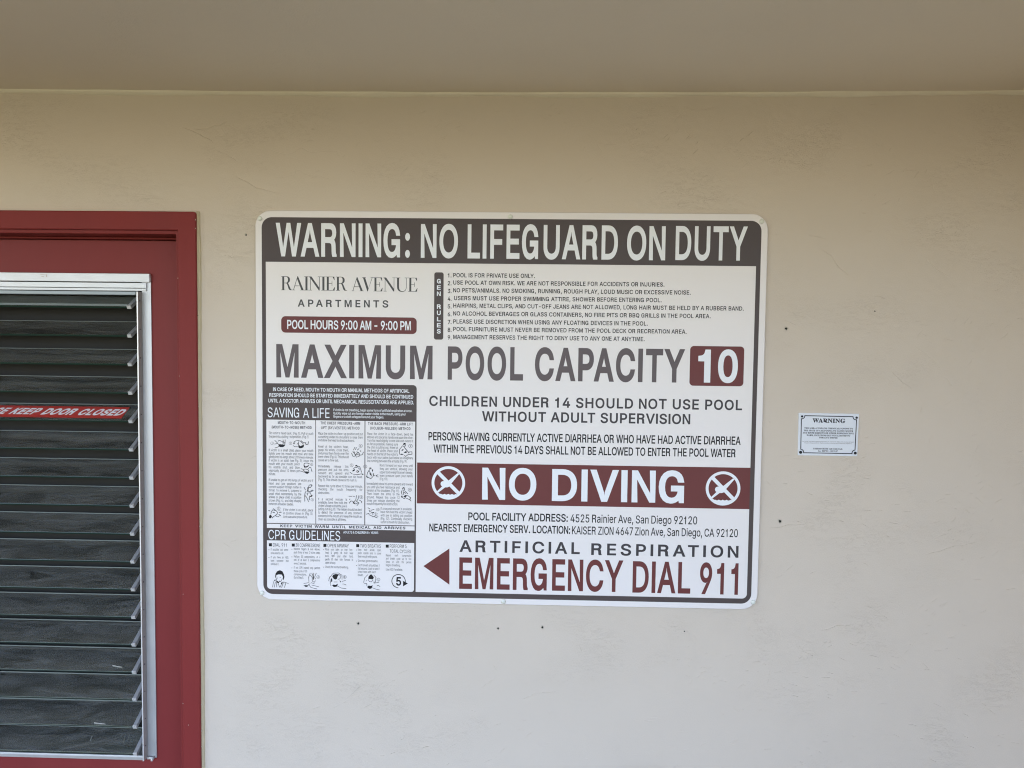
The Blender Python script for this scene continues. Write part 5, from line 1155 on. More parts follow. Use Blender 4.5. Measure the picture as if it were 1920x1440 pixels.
put(t, full, SANS, a[0] - (xk - out[0][1]) * sx, vb, sx, capv, .075, 0, lo, SHE)
t.v = [blade_xf(KS, 0.0012)(p) for p in t.v]
t.build("lettering", M_STICKW, stick)

# a few dry straws caught on the low louvres
for i, (p0, p1, k, w) in enumerate((((211.5, 1248.5), (229.5, 1251.7), 13, .0016), ((177, 1356.0), (198.0, 1358.2), 15, .0020), ((169, 1389.5), (173.5, 1378.5), 16, .0007))):
    x0, va = on_blade(*p0, k)
    x1, vb_ = on_blade(*p1, k)
    s = thing("dry_straw", ["pale straw lying on the glass just left of the clip, higher of two", "thick pale straw on the lower edge of a low louvre", "thin short straw standing up on the lowest louvre"][i], "straw", Vector((x0, YB, zb0 - PIT * k)), "dry straws caught on the louvres")
    t = MB()
    f = blade_xf(k, .0012)
    n = 6
    L = math.hypot(x1 - x0, vb_ - va)
    dx, dv = (x1 - x0) / L, (vb_ - va) / L
    prof = [(0, 0)] + [(w / 2 * math.cos(q), w / 2 * math.sin(q)) for q in [j * 2 * math.pi / n for j in range(n)]]
    A = [f(Vector((x0 - dv * pa, -pb - w / 2, va + dx * pa))) for pa, pb in prof[1:]]
    B = [f(Vector((x1 - dv * pa * .6, -pb * .6 - w / 2, vb_ + dx * pa * .6))) for pa, pb in prof[1:]]
    for j in range(n):
        t.face([A[j], A[(j + 1) % n], B[(j + 1) % n], B[j]])
    t.face(A)
    t.face(B[::-1])
    t.build("stalk", M_STRAW, s)

# ------------------------------------------------------------------ pool rules sign
YS = -0.009                                  # front face of the sign plate
c0 = (at(478.5, 394.2, YS) + at(1420.5, 1143.2, YS) + at(1440.5, 401, YS) + at(481.8, 1124.2, YS)) / 4
sign = thing("pool_sign", "large white and charcoal pool rules sign headed WARNING: NO LIFEGUARD ON DUTY", "sign", (c0.x, 0, c0.z))
SX0 = (at(478.5, 394.2, YS).x + at(481.8, 1124.2, YS).x) / 2
SX1 = (at(1440.5, 401, YS).x + at(1420.5, 1143.2, YS).x) / 2
SZ1 = (at(478.5, 394.2, YS).z + at(1440.5, 401, YS).z) / 2
SZ0 = (at(1420.5, 1143.2, YS).z + at(481.8, 1124.2, YS).z) / 2
PX = 0.0016                                  # one photo pixel on the sign, in metres
L1, L2, L3, L4 = YS - .0003, YS - .0006, YS - .0009, YS - .0012


def rx_(px, py):
    return at(px, py, YS).x


def rz_(px, py):
    return at(px, py, YS).z


t = MB()
t.prism(rrect(SX0, SZ0, SX1, SZ1, 30 * PX, 12), -0.004, YS, 0.0018)
t.build("plate", M_WHITE, sign)
BX0, BX1 = (rx_(490.8, 442) + rx_(493.6, 1050)) / 2, (rx_(1428, 440) + rx_(1410, 1050)) / 2
BZ1, BZ0 = (rz_(520, 407) + rz_(1400, 414.2)) / 2, (rz_(520, 1115.2) + rz_(1390, 1130.5)) / 2
IX0, IX1 = (rx_(499, 520) + rx_(500.2, 1050)) / 2, (rx_(1417.6, 520) + rx_(1401.5, 1050)) / 2
HZ = (rz_(520, 491.3) + rz_(1400, 498.6)) / 2
IZ0 = (rz_(780, 1110.2) + rz_(1385, 1121.8)) / 2
t = MB()
out_ = rrect(BX0, BZ0, BX1, BZ1, 19 * PX, 10)
inn_ = rrect(IX0, IZ0, IX1, HZ, (8 * PX, 9 * PX, 0, 0), 6)
t.sheet(out_, [inn_], L1)
border = t.build("border", M_DARK, sign)
border["label"] = "charcoal border and header band"


def part_lines(name, m, parent, rows, y, label=None):
    t = MB()
    for r in rows:
        line(t, *r[:6], y, **(r[6] if len(r) > 6 else {}))
    o = t.build(name, m, parent)
    if label:
        o["label"] = label
    return o


def each_line(m, parent, rows, y, label=None):
    for r in rows:
        part_lines("lettering", m, parent, r if isinstance(r, list) else [r], y, label)


def box_px(px0, py0, px1, py1, r=0.0):
    a, b = at(px0, py0, YS), at(px1, py1, YS)
    return rrect(a.x, b.z, b.x, a.z, r)


part_lines("lettering", M_LETTER, border, [("WARNING:", 517.7, 480.6, 768.6, 483.0, 63, dict(w=.036, ls=.06)), ("NO", 789, 483.4, 858.5, 484.2, 63.5, dict(w=.036, ls=.06)),
                                           ("LIFEGUARD", 876.5, 484.4, 1158, 487.3, 64, dict(w=.036, ls=.06)), ("ON", 1175, 487.6, 1247, 488.3, 64, dict(w=.036, ls=.06)), ("DUTY", 1266, 488.0, 1399.6, 488.6, 64, dict(w=.036, ls=.06))], L2)
each_line(M_SERIF, sign, [[("RAINIER", 527.3, 543.8, 651, 545.2, 26, dict(font=DIDONE, w=.004, ls=-.02)), ("AVENUE", 659.5, 545.3, 782.8, 547.4, 26, dict(font=DIDONE, w=.004, ls=-.02))],
                                        ("APARTMENTS", 558.5, 574.6, 728, 577.2, 13.6, dict(w=.04, ls=.42))], L1)
# opening hours
a, b = at(527.3, 592, YS), at(781.2, 626.6, YS)
zt, zb = (at(527.3, 592, YS).z + at(781.2, 596.2, YS).z) / 2, (at(527.3, 623, YS).z + at(781.2, 627, YS).z) / 2
t = MB()
t.sheet(rrect(a.x, zb, b.x, zt, 8 * PX), (), L1)
o = t.build("hours_badge", M_MAROON, sign)
part_lines("lettering", M_LETTER, o, [("POOL HOURS 9:00 AM - 9:00 PM", 538.5, 616.2, 770.5, 619.8, 17, dict(w=.034, ws=.30))], L2)
# rules
t = MB()
t.sheet(box_px(814.4, 510.6, 831.0, 636.8, 4 * PX), (), L1)
o = t.build("rules_bar", M_DARK, sign)
rows = []
for ch, cy in zip("GENRULES", (527.2, 539.2, 550.7, 574.9, 586.6, 598.3, 609.8, 621.2)):
    hw = 3.6
    rows.append((ch, 822.8 - hw, cy + 4.2, 822.8 + hw, cy + 4.2, 8.4, dict(w=.05)))
each_line(M_LETTER, o, [rows[:3], rows[3:]], L2)
RULES = [("POOL IS FOR PRIVATE USE ONLY.", 1003, 520.2, 521), ("USE POOL AT OWN RISK. WE ARE NOT RESPONSIBLE FOR ACCIDENTS OR INJURIES.", 1245.7, 535, 536.2),
         ("NO PETS/ANIMALS. NO SMOKING, RUNNING, ROUGH PLAY, LOUD MUSIC OR EXCESSIVE NOISE.", 1295, 549.6, 551), ("USERS MUST USE PROPER SWIMMING ATTIRE, SHOWER BEFORE ENTERING POOL.", 1240.5, 564, 565.5),
         ("HAIRPINS, METAL CLIPS, AND CUT-OFF JEANS ARE NOT ALLOWED, LONG HAIR MUST BE HELD BY A RUBBER BAND.", 1394.4, 578.5, 580.8), ("NO ALCOHOL BEVERAGES OR GLASS CONTAINERS, NO FIRE PITS OR BBQ GRILLS IN THE POOL AREA.", 1332.4, 593.1, 595.2),
         ("PLEASE USE DISCRETION WHEN USING ANY FLOATING DEVICES IN THE POOL.", 1214.4, 607.7, 609.5), ("POOL FURNITURE MUST NEVER BE REMOVED FROM THE POOL DECK OR RECREATION AREA.", 1287.3, 622.3, 624.3),
         ("MANAGEMENT RESERVES THE RIGHT TO DENY USE TO ANY ONE AT ANYTIME.", 1208.7, 636.6, 638.7)]
rows = []
for i, (s, xr, yl, yr) in enumerate(RULES):
    rows.append((f"{i + 1}.", 839.4, yl, 846.6, yl, 7.9, dict(w=.03)))
    rows.append((s, 849.8 if i != 3 else 851.3, yl, xr, yr, 7.9, dict(w=.03, ls=.05)))
part_lines("lettering", M_BLACK, sign, rows, L1, "numbered pool rules in small black capitals")
part_lines("lettering", M_GREY, sign, [("MAXIMUM", 518.2, 707.9, 810.8, 711.0, 62.5, dict(w=.05, ls=.12)), ("POOL", 839.3, 711.6, 980.6, 714.0, 62.5, dict(w=.05, ls=.12)), ("CAPACITY", 1002.6, 714.6, 1281.8, 716.8, 62.5, dict(w=.05, ls=.10))], L1,
           "grey MAXIMUM POOL CAPACITY heading")
t = MB()
t.sheet(box_px(1294.2, 648.6, 1393.6, 724.4, 7 * PX), (), L1)
o = t.build("capacity_badge", M_MAROON, sign)
part_lines("lettering", M_LETTER, o, [("1", 1308.2, 717.2, 1331.5, 717.4, 62, dict(w=.045)), ("0", 1345.5, 717.4, 1382.6, 718, 62, dict(w=.045))], L2)
each_line(M_GREY2, sign, [("CHILDREN UNDER 14 SHOULD NOT USE POOL", 804.8, 762, 1391.2, 768.2, 19, dict(w=.036, ls=.09)), ("WITHOUT ADULT SUPERVISION", 903.8, 790.6, 1294, 794.9, 19, dict(w=.036, ls=.07))], L1)
each_line(M_BLACK, sign, [("PERSONS HAVING CURRENTLY ACTIVE DIARRHEA OR WHO HAVE HAD ACTIVE DIARRHEA", 803.4, 825.6, 1388.5, 834.2, 15.6, dict(w=.03)),
                                        ("WITHIN THE PREVIOUS 14 DAYS SHALL NOT BE ALLOWED TO ENTER THE POOL WATER", 812.7, 848.4, 1378.8, 857.6, 15.4, dict(w=.03))], L1)
# no diving band
zt = (rz_(784, 867.2) + rz_(1405, 877.1)) / 2
zb = (rz_(784, 943.6) + rz_(1404, 954.9)) / 2
DPX = (rx_(782.2, 860) + rx_(777.6, 1080)) / 2
t = MB()
t.sheet([(rx_(782, 905), zb), (IX1, zb), (IX1, zt), (rx_(782, 905), zt)], (), L1)
band = t.build("no_diving_band", M_MAROON, sign)
part_lines("lettering", M_LETTER, band, [("NO", 903.8, 936.8, 1005.2, 938.2, 60, dict(w=.04, ls=.05)), ("DIVING", 1034.6, 938.8, 1282, 943.9, 60, dict(w=.04, ls=.06))], L2)


def symbol(cx, cy, r):
    t = MB()
    c = at(cx, cy, YS)
    R = r * PX
    Q = lambda x, y: (c.x + x * R, c.z + y * R)
    add_ring(t, c.x, c.z, R * .835, R, L2, 48)
    # slash from upper left to lower right
    k = .7071
    w = .075
    t.sheet([Q(-k * .88 - w, k * .88 - w), Q(k * .88 - w, -k * .88 - w), Q(k * .88 + w, -k * .88 + w), Q(-k * .88 + w, k * .88 + w)], (), L2 - .00003)
    # diver: legs to the upper right, body, outstretched arms to the lower left
    t.sheet([Q(.56, .60), Q(.64, .54), Q(.17, -.04), Q(.06, -.22), Q(-.06, -.27), Q(-.19, -.27), Q(-.58, -.58), Q(-.68, -.52), Q(-.36, -.20), Q(-.42, -.12), Q(-.20, .03), Q(-.02, .12)], (), L2 - .00006)
    t.sheet([Q(-.30 + .165 * math.cos(a), -.06 + .165 * math.sin(a)) for a in [i * math.pi / 9 for i in range(18)]], (), L2 - .00009)
    # wavy water
    low = [Q(.90 * math.cos(a), .90 * math.sin(a)) for a in [math.radians(222 + i * 96 / 14) for i in range(15)]]
    top = []
    x0, x1 = .90 * math.cos(math.radians(318)), .90 * math.cos(math.radians(222))
    for i in range(31):
        u = i / 30
        top.append(Q(x0 + (x1 - x0) * u, -.655 - .045 * abs(math.sin(u * math.pi * 6.0))))
    t.sheet(low + top, (), L2 - .00012)
    return t.build("no_diving_symbol", M_LETTER, band)


symbol(840.7, 905.4, 31.7)
symbol(1355.6, 915.8, 32.2)
each_line(M_BLACK, sign, [[("POOL FACILITY ADDRESS:", 878, 975.2, 1064.6, 978.6, 14.6, dict(w=.03)), ("4525 Rainier Ave, San Diego 92120", 1069.6, 978.6, 1307, 983.9, 15, dict(w=.012, ws=.3))],
                                        [("NEAREST EMERGENCY SERV. LOCATION:", 804.9, 996.2, 1068.9, 1001.0, 14.6, dict(w=.03)), ("KAISER ZION 4647 Zion Ave, San Diego, CA 92120", 1072.4, 1001.0, 1383.3, 1007.9, 15, dict(w=.012, ws=.3))]], L1)
each_line(M_GREY2, sign, [("ARTIFICIAL", 861.8, 1034.6, 1087, 1039.2, 22, dict(w=.036, ls=.26)), ("RESPIRATION", 1108.4, 1039.6, 1384.3, 1046.8, 22, dict(w=.036, ls=.26))], L1)
part_lines("lettering", M_MAROON, sign, [("EMERGENCY", 860.8, 1103.4, 1166.8, 1110.6, 59, dict(w=.034, ls=.06)), ("DIAL", 1185.6, 1111, 1294, 1113.2, 59, dict(w=.034, ls=.06)), ("911", 1311.6, 1113.6, 1383.3, 1115.4, 59, dict(w=.034, ls=.10))], L1, "maroon EMERGENCY DIAL 911 lettering")
t = MB()
t.sheet(poly_px([(793.9, 1061.4), (842.6, 1096.2), (842.6, 1028.4)], YS), (), L1)
t.build("arrow", M_MAROON, sign)

# ---- rescue panel
Z6 = lambda x, y: (x / 6 + 480, y / 6 + 710)
Z7 = lambda x, y: (x / 6 + 480, y / 6 + 930)
LPX = IX0 - .0001
RPX = (rx_(782.8, 760) + rx_(777.8, 1090)) / 2
t = MB()
zt = (rz_(500, 718.6) + rz_(770, 721.9)) / 2
t.sheet(rrect(IX0, IZ0 + .0001, RPX, zt, (8 * PX, 0, 7 * PX, 0)), (), L1 - .0001)
panel = t.build("rescue_panel", M_DARK, sign)
panel["label"] = "charcoal panel with rescue breathing and CPR instructions"
each_line(M_LETTER, panel, [
    [("IN CASE OF NEED, MOUTH TO MOUTH OR MANUAL METHODS OF ARTIFICIAL", 512, 732.9, 767.6, 736.8, 6.9, dict(w=.03)),
    ("RESPIRATION SHOULD BE STARTED IMMEDIATTELY AND SHOULD BE CONTINUED", 505, 743.9, 774.8, 747.5, 6.9, dict(w=.03)),
    ("UNTIL A DOCTOR ARRIVES OR UNTIL MECHANICAL RESUSCITATORS ARE APPLIED.", 503, 754.8, 776.2, 757.9, 6.9, dict(w=.03))],
    ("SAVING A LIFE", 502, 782.6, 618, 783.2, 18.2, dict(w=.0)),
    [("If victim is not breathing, begin some form of artificial respiration at once.", 625, 770.8, 772.8, 772.6, 4.6, dict(w=.02)),
    ("Quickly wipe out any foreign matter visible in the mouth, using your", 625, 777.3, 761, 778.6, 4.6, dict(w=.02)),
    ("fingers or a cloth wrapped around your fingers.", 625, 783.5, 720, 784.2, 4.6, dict(w=.02))],
    ("CPR GUIDELINES", 503.4, 1011.4, 638, 1012.9, 17.6, dict(w=.0)),
    ("ADULTS & CHILDREN 8+ YEARS", 643.8, 1000, 709.3, 1001, 4.4, dict(w=.02))], L2)
# the three method columns, the strip below and the CPR box
cz1 = (rz_(502, 787.2) + rz_(777, 790)) / 2
cz0 = (rz_(502, 981.8) + rz_(776, 983.8)) / 2
cols = [(500.3, 592.0), (593.3, 684.3), (686.2, 778.7)]
cols = [((rx_(a_, 800) + rx_(a2, 980)) / 2, (rx_(b_, 800) + rx_(b2, 980)) / 2) for (a_, b_, a2, b2) in ((500, 592.0, 500, 590.9), (593.4, 684.2, 592, 682.6), (686.2, 779.0, 683.9, 776.9))]


def white(poly, name="text_panel"):
    t = MB()
    t.sheet(poly, (), L2 + .0001)
    return t.build(name, M_WHITE2, panel)


for x0, x1 in cols:
    white([(x0, cz0), (x1, cz0), (x1, cz1), (x0, cz1)])
sz1 = (rz_(502, 983.4) + rz_(776, 985.2)) / 2
sz0 = (rz_(502, 990.9) + rz_(776, 993.6)) / 2
white([(cols[0][0], sz0), (cols[2][1], sz0), (cols[2][1], sz1), (cols[0][0], sz1)])
pz1 = (rz_(502, 1014.3) + rz_(776, 1016.8)) / 2
pz0 = (rz_(520, 1105.2) + rz_(765, 1109.0)) / 2
white(rrect(cols[0][0], pz0, cols[2][1] - .001, pz1, (7 * PX, 5 * PX, 0, 0)))

rows = []
marks = []


def flush(m, label=None):
    """the lines collected so far become one block of print"""
    t = MB()
    for r in rows:
        line(t, *r[:6], L3, **r[6])
    for mk in marks:
        t.sheet(mk, (), L3, 1)
    o = t.build("lettering", [m, M_BLACK], panel)
    if label:
        o["label"] = label
    rows.clear()
    marks.clear()


def z6(s, xl, xr, y, cap=28, yslope=None, **k):
    a_ = Z6(xl, y)
    b_ = Z6(xr, y + (xr - xl) * (.010 if yslope is None else yslope))
    rows.append((s, a_[0], a_[1], b_[0], b_[1], cap / 6, k))


z6("MOUTH-TO-MOUTH", 247, 553, 509, 31, w=.035, ls=.1)
z6("(MOUTH-TO-NOSE) METHOD", 178, 627, 560, 31, w=.035, ls=.1)
flush(M_NAVY)
z6("THE CHEST PRESSURE-ARM", 727, 1172, 514, 31, w=.035, ls=.1)
z6("LIFT (SYLVESTER) METHOD", 733, 1165, 567, 31, w=.035, ls=.1)
flush(M_NAVY)
z6("THE BACK PRESSURE-ARM LIFT", 1260, 1765, 521, 31, w=.035, ls=.1)
z6("(HOLGER-NIELSEN) METHOD", 1287, 1738, 572, 31, w=.035, ls=.1)
flush(M_NAVY)
a_, b_ = Z7(275, 355), Z7(1680, 369)
rows.append(("KEEP VICTIM WARM UNTIL MEDICAL AID ARRIVES", a_[0], a_[1], b_[0], b_[1], 4.9, dict(w=.05, ls=.16, ws=.6)))
flush(M_NAVY)
J = dict(just=.62)
C1 = [("Tilt victim's head back. (Fig. 1). Pull or push", 645, 625), ("the jaw into a jutting-out position. (Fig 2)", 590, 663), ("If victim is a small child, place your mouth", 645, 817), ("tightly over his mouth and nose and blow", 645, 856),
      ("gently into his lungs about 20 times a minute.", 645, 893), ("If victim is an adult (see Fig. 3), cover the", 645, 932), ("mouth with your mouth, pinch", 493, 970), ("his nostrils shut, and blow", 493, 1008), ("vigorously about 12 times per", 493, 1046), ("minute.", 222, 1085),
      ("If unable to get air into lungs of victim and if", 645, 1152), ("head and jaw positions are", 510, 1192), ("correct suspect foreign matter in", 510, 1230), ("throat. To remove it, suspend a", 510, 1268), ("small child momentarily by the", 510, 1308), ("ankles or place child in position", 510, 1345),
      ("shown (Fig. 4), and slap sharply", 510, 1383), ("between shoulder blades.", 425, 1422)]
for s, xr, y in C1:
    z6(s, 145, xr, y, **J)
flush(M_FINE, "small print of the mouth to mouth column")
for s, xr, y in (("If the victim is an adult, place", 642, 168), ("in position shown in (Fig. 5).", 642, 207), ("And use same procedure.", 580, 246)):
    z6(s, 308, xr, y + 1320, **J)
flush(M_FINE, "last lines of the mouth to mouth column")
C2 = [("Place the victim in a face-up position and put", 1202, 630), ("something under his shoulders to raise them", 1202, 668), ("and allow the head to drop backward.", 1110, 705), ("Kneel at the victim's head,", 1042, 776), ("grasp his wrists, cross them,", 1042, 814), ("and press them firmly over the", 1042, 852),
      ("lower chest (Fig. 6). This should", 1042, 890), ("cause air to flow out.", 930, 929), ("Immediately release this", 1040, 998), ("pressure and pull the arms", 1040, 1036), ("outward and upward and", 1040, 1074), ("backward as far as possible over his head.", 1197, 1112), ("(Fig. 7). This should cause air to rush in.", 1135, 1150),
      ("Repeat this cycle about 12 times per minute,", 1197, 1219), ("checking the mouth frequently for", 1197, 1257), ("obstructions.", 830, 1296), ("If a second rescuer is", 1025, 1368), ("available, have him hold the", 1025, 1405), ("victim's head so that the jaw is", 1025, 1443), ("jutting out (Fig. 8). The helper should be alert", 1190, 1480),
      ("to detect the presence of any stomach", 1190, 1518), ("contents in the mouth and keep the mouth as", 1190, 1557), ("clean as possible at all times.", 1015, 1594)]
for s, xr, y in C2:
    z6(s, 700, xr, y, **J)
flush(M_FINE, "small print of the chest pressure column")
C3 = [("Place the victim in a face-down, bend his", 1768, 634), ("elbows and place his hands one upon the other.", 1768, 671), ("Turn his head slightly to one side and extend it", 1768, 709), ("as far as possible, making sure", 1597, 748), ("the chin is jutting out. Kneel at", 1597, 785), ("the head of victim. Place your", 1597, 823),
      ("hands on the flat of the victim's", 1597, 861), ("back with your palms just below an imaginary", 1766, 899), ("line running between the armpits (Fig. 9).", 1700, 938)]
for s, xr, y in C3:
    z6(s, 1252, xr, y, **J)
for s, xr, y in (("Rock forward on your arms until", 1763, 988), ("they are vertical, allowing your", 1763, 1027), ("upper body weight to exert steady,", 1763, 1065), ("even pressure upon your hands", 1763, 1104), ("(Fig. 10).", 1485, 1141)):
    z6(s, 1393, xr, y, **J)
for s, xr, y in (("Immediately draw his arms upward and toward", 1762, 1195), ("you until you feel resistance and", 1615, 1232), ("tension at his shoulders (Fig. 11).", 1615, 1270), ("Then lower the arms to the", 1615, 1308), ("ground. Repeat this cycle 12", 1615, 1346), ("times per minute checking the", 1615, 1384), ("mouth frequently for obstruction.", 1597, 1420)):
    z6(s, 1247, xr, y, **J)
for s, xr, y in (("If a second rescuer is available,", 1757, 155), ("have him hold the victim's head", 1757, 192), ("with jaw in jutting out position", 1757, 230), ("(Fig. 12). Continually checking", 1757, 268), ("victim's mouth for obstruction.", 1727, 306)):
    z6(s, 1403, xr, y + 1320, **J)
flush(M_FINE, "small print of the back pressure column")
# CPR columns
K = dict(just=.50)
HEADS = {168: [("DIAL 911", 192, 345, 568)], 427: [("30 COMPRESSIONS", 447, 722, 571)], 780: [("OPEN AIRWAY", 805, 1045, 576)], 1147: [("TWO BREATHS", 1172, 1405, 579)],
         1462: [("PERFORM 5", 1505, 1695, 582), ("TOTAL CYCLES", 1505, 1742, 639)]}
SQUARE = {168: (163, 548), 427: (420, 551), 780: (776, 555), 1147: (1145, 558), 1462: (1477, 563)}


def cpr(xl, xr, items):
    for h in HEADS[xl]:
        z6(h[0], h[1], h[2], h[3] + 1320, 38)
    x, y = SQUARE[xl]
    marks.append(poly_px([Z7(x - 17, y - 17), Z7(x - 17, y + 17), Z7(x + 17, y + 17), Z7(x + 17, y - 17)], YS))
    for it in items:
        s, y = it[0], it[1]
        z6(s, xl, it[2] if len(it) > 2 and it[2] else xr, y + 1320, 25, .006, **(K if not (len(it) > 2 and it[2]) else {}))
        if len(it) > 3:
            c = at(*Z7(it[3], it[1] - 10), YS)
            marks.append([(c.x + .75 * PX * math.cos(i * math.pi / 4), c.z + .75 * PX * math.sin(i * math.pi / 4)) for i in range(8)])
    flush(M_FINE)


cpr(168, 368, [("If possible, ask some-", 614, 0, 147), ("one else to call.", 653, 312), ("If you have an AED,", 700, 0, 147), ("have someone else", 738), ("retrieve it.", 776, 258)])
cpr(427, 722, [("Interlock fingers & lock elbows,", 608, 0, 405), ("push firmly at least 2 inches deep.", 646), ("Perform 30 compressions, at a", 694, 0, 405), ("rate of at least 3 compressions", 731), ("every 2 seconds.", 769, 568), ("If not CPR trained, only perform", 818, 0, 405), ("these cycle of 30", 856, 575), ("compressions.", 892, 570), ("Go to Step 5.", 928, 537)])
cpr(780, 1093, [("Place your palm on their fore-", 613, 0, 763), ("head & gently tilt their head", 650), ("back. With your other hand,", 687), ("gently lift their chin forward to", 725), ("open airway.", 761, 898), ("Check for normal breathing.", 810, 1042, 763)])
cpr(1147, 1408, [("Keep their airway open,", 617, 0, 1130), ("pinch nostrils shut & cover", 654), ("their mouth with yours.", 692, 1365), ("Give two gentle breaths.", 741, 1372, 1130), ("Each breath should last 1", 790, 1390, 1130), ("full second. Look to see if", 828, 1390), ("chest rises with each", 864, 1348), ("breath.", 900, 1208)])
cpr(1462, 1747, [("Repeat each compression", 679), ("and breath cycle up to five", 716), ("times or until the person", 753), ("begins breathing.", 789, 1625), ("Use AED if available.", 838, 1650)])

# ---- line drawings
def drawing(org, sc, fills, strokes, circle=None, wd=1.0):
    t = MB()
    f = lambda p: (p[0] / sc + org[0], p[1] / sc + org[1])
    for k, fl in enumerate(fills):
        t.sheet(poly_px([f(p) for p in fl], YS), (), L3 - k * .00002)
    for k, st in enumerate(strokes):
        stroke(t, poly_px([f(p) for p in st], YS), wd * PX, L3 - .0003 - k * .00001)
    if circle:
        (cx, cy), r, s = circle
        c = at(*f((cx, cy)), YS)
        R = r / sc * PX
        add_ring(t, c.x, c.z, R * .86, R, L3, 20)
        h = R * 1.05
        out, _ = lay(s, SANS)
        lo, hi = bounds(out, SANS, .02)
        sx = h * (.9 if len(s) == 1 else .62)
        put(t, out, SANS, c.x - (hi - lo) * sx / 2, c.z - h / 2, sx, h, .02, L3, lo)
    return t.build("illustration", M_BLACK, panel)


OA, OB, OC, OD, OE, OF, OG, OH = (495, 780), (590, 780), (680, 780), (495, 880), (590, 880), (680, 880), (495, 1010), (600, 1010)
drawing(OA, 14.4, [[(390, 770), (430, 760), (520, 770), (560, 780), (550, 820), (510, 840), (440, 840), (400, 815)]],
        [[(295, 660), (350, 710), (400, 770)], [(300, 860), (360, 845), (410, 815)], [(390, 680), (410, 655), (440, 665), (500, 690), (525, 730), (510, 770)], [(515, 640), (530, 700), (560, 730)], [(575, 640), (570, 720), (560, 800)], [(290, 755), (330, 750), (360, 740)]], ((220, 735), 42, "1"))
drawing(OA, 14.4, [[(925, 800), (960, 790), (990, 815), (1010, 800), (1040, 790), (1060, 760), (1080, 790), (1070, 840), (1030, 865), (960, 870), (935, 850)]],
        [[(800, 750), (815, 700), (860, 670), (930, 660), (990, 680), (1060, 750)], [(790, 800), (850, 830), (920, 830)], [(940, 690), (930, 770), (950, 800)], [(1000, 660), (1080, 730)], [(1090, 720), (1130, 720), (1120, 750), (1150, 770), (1190, 760), (1205, 690)], [(810, 750), (840, 720)], [(895, 760), (915, 740)]], ((718, 735), 42, "2"))
drawing(OA, 14.4, [[(1075, 1350), (1090, 1330), (1130, 1360), (1180, 1340), (1225, 1310), (1200, 1360), (1150, 1390), (1090, 1395)], [(1100, 1505), (1140, 1495), (1180, 1500), (1222, 1495), (1215, 1530), (1170, 1562), (1120, 1545)]],
        [[(1080, 1340), (1085, 1290), (1110, 1270), (1170, 1268), (1230, 1290)], [(970, 1480), (1040, 1500), (1100, 1520)], [(1000, 1420), (1060, 1440), (1120, 1430), (1180, 1440)], [(1200, 1420), (1240, 1380), (1280, 1410)], [(1060, 1460), (1110, 1500)], [(1180, 1440), (1210, 1480)], [(1280, 1440), (1300, 1500)]], ((1290, 1310), 36, "3"))
drawing(OD, 13.714, [[(1180, 395), (1210, 383), (1250, 405), (1240, 418), (1195, 408)], [(1120, 460), (1150, 450), (1150, 490), (1140, 530), (1150, 555), (1110, 560), (1120, 510)], [(1190, 690), (1220, 660), (1248, 660), (1245, 690), (1215, 710), (1180, 705)]],
        [[(1180, 395), (1150, 430), (1165, 465), (1200, 465), (1230, 420)], [(1035, 460), (1070, 530)], [(1070, 570), (1050, 640), (1050, 820)], [(1100, 560), (1190, 570), (1190, 600), (1110, 610)], [(1200, 560), (1240, 530), (1270, 550), (1210, 570)], [(1090, 700), (1150, 830)], [(1060, 660), (1062, 705)], [(1170, 680), (1170, 780)], [(1110, 610), (1120, 660)], [(1190, 610), (1215, 650)]], ((1243, 780), 40, "4"))
drawing(OD, 13.714, [[(135, 1200), (160, 1160), (195, 1190), (205, 1220), (170, 1260), (130, 1250)]],
        [[(120, 1050), (160, 1070)], [(180, 1150), (190, 1090), (250, 1010), (300, 1050)], [(240, 1070), (300, 1050), (350, 1100), (340, 1150), (300, 1180)], [(380, 1060), (430, 1070)], [(390, 1110), (450, 1100)], [(380, 1150), (430, 1190)], [(210, 1250), (260, 1200), (310, 1190)], [(320, 1210), (370, 1220), (400, 1190)], [(230, 1110), (280, 1110)]], ((380, 1000), 44, "5"))
drawing(OB, 14.4, [], [[(1050, 910), (1090, 840)], [(1100, 910), (1130, 850)], [(1150, 920), (1200, 880)], [(1000, 1000), (1030, 1080), (1080, 1100)], [(1030, 960), (1080, 1010), (1060, 940)], [(1080, 1020), (1130, 1110), (1200, 1090), (1220, 1040)], [(1100, 1040), (1180, 980), (1230, 1040)], [(1230, 930), (1250, 960)], [(1320, 970), (1290, 1040), (1240, 1060)], [(1140, 960), (1180, 1000)], [(1090, 1060), (1150, 1040), (1200, 1050)]], ((1245, 805), 50, "6"))
drawing(OB, 14.4, [[(1095, 1330), (1130, 1318), (1160, 1340), (1168, 1385), (1150, 1372), (1130, 1350), (1100, 1360)], [(1030, 1465), (1075, 1430), (1095, 1460), (1060, 1490), (1010, 1495)], [(1262, 1558), (1285, 1550), (1322, 1575), (1310, 1590), (1275, 1580)]],
        [[(1170, 1350), (1220, 1370), (1270, 1520)], [(955, 1515), (1020, 1565)], [(1050, 1572), (1180, 1578), (1262, 1560)], [(1120, 1500), (1170, 1525), (1200, 1470)], [(1140, 1460), (1195, 1500)], [(1050, 1420), (1100, 1380), (1150, 1390)], [(1180, 1400), (1220, 1440)]], ((1000, 1330), 46, "7"))
drawing(OE, 13.714, [[(1000, 850), (1040, 860), (1050, 885), (1010, 875)]], [[(880, 690), (960, 690)], [(985, 690), (1040, 690)], [(1080, 670), (1060, 780), (1000, 850)], [(1140, 670), (1120, 760), (1060, 840)], [(900, 780), (910, 760)], [(890, 870), (930, 810), (990, 820), (1000, 870), (1060, 890), (1130, 850)], [(1100, 830), (1140, 870), (1090, 930)], [(1150, 790), (1210, 820), (1210, 860)]], ((1200, 715), 46, "8"))
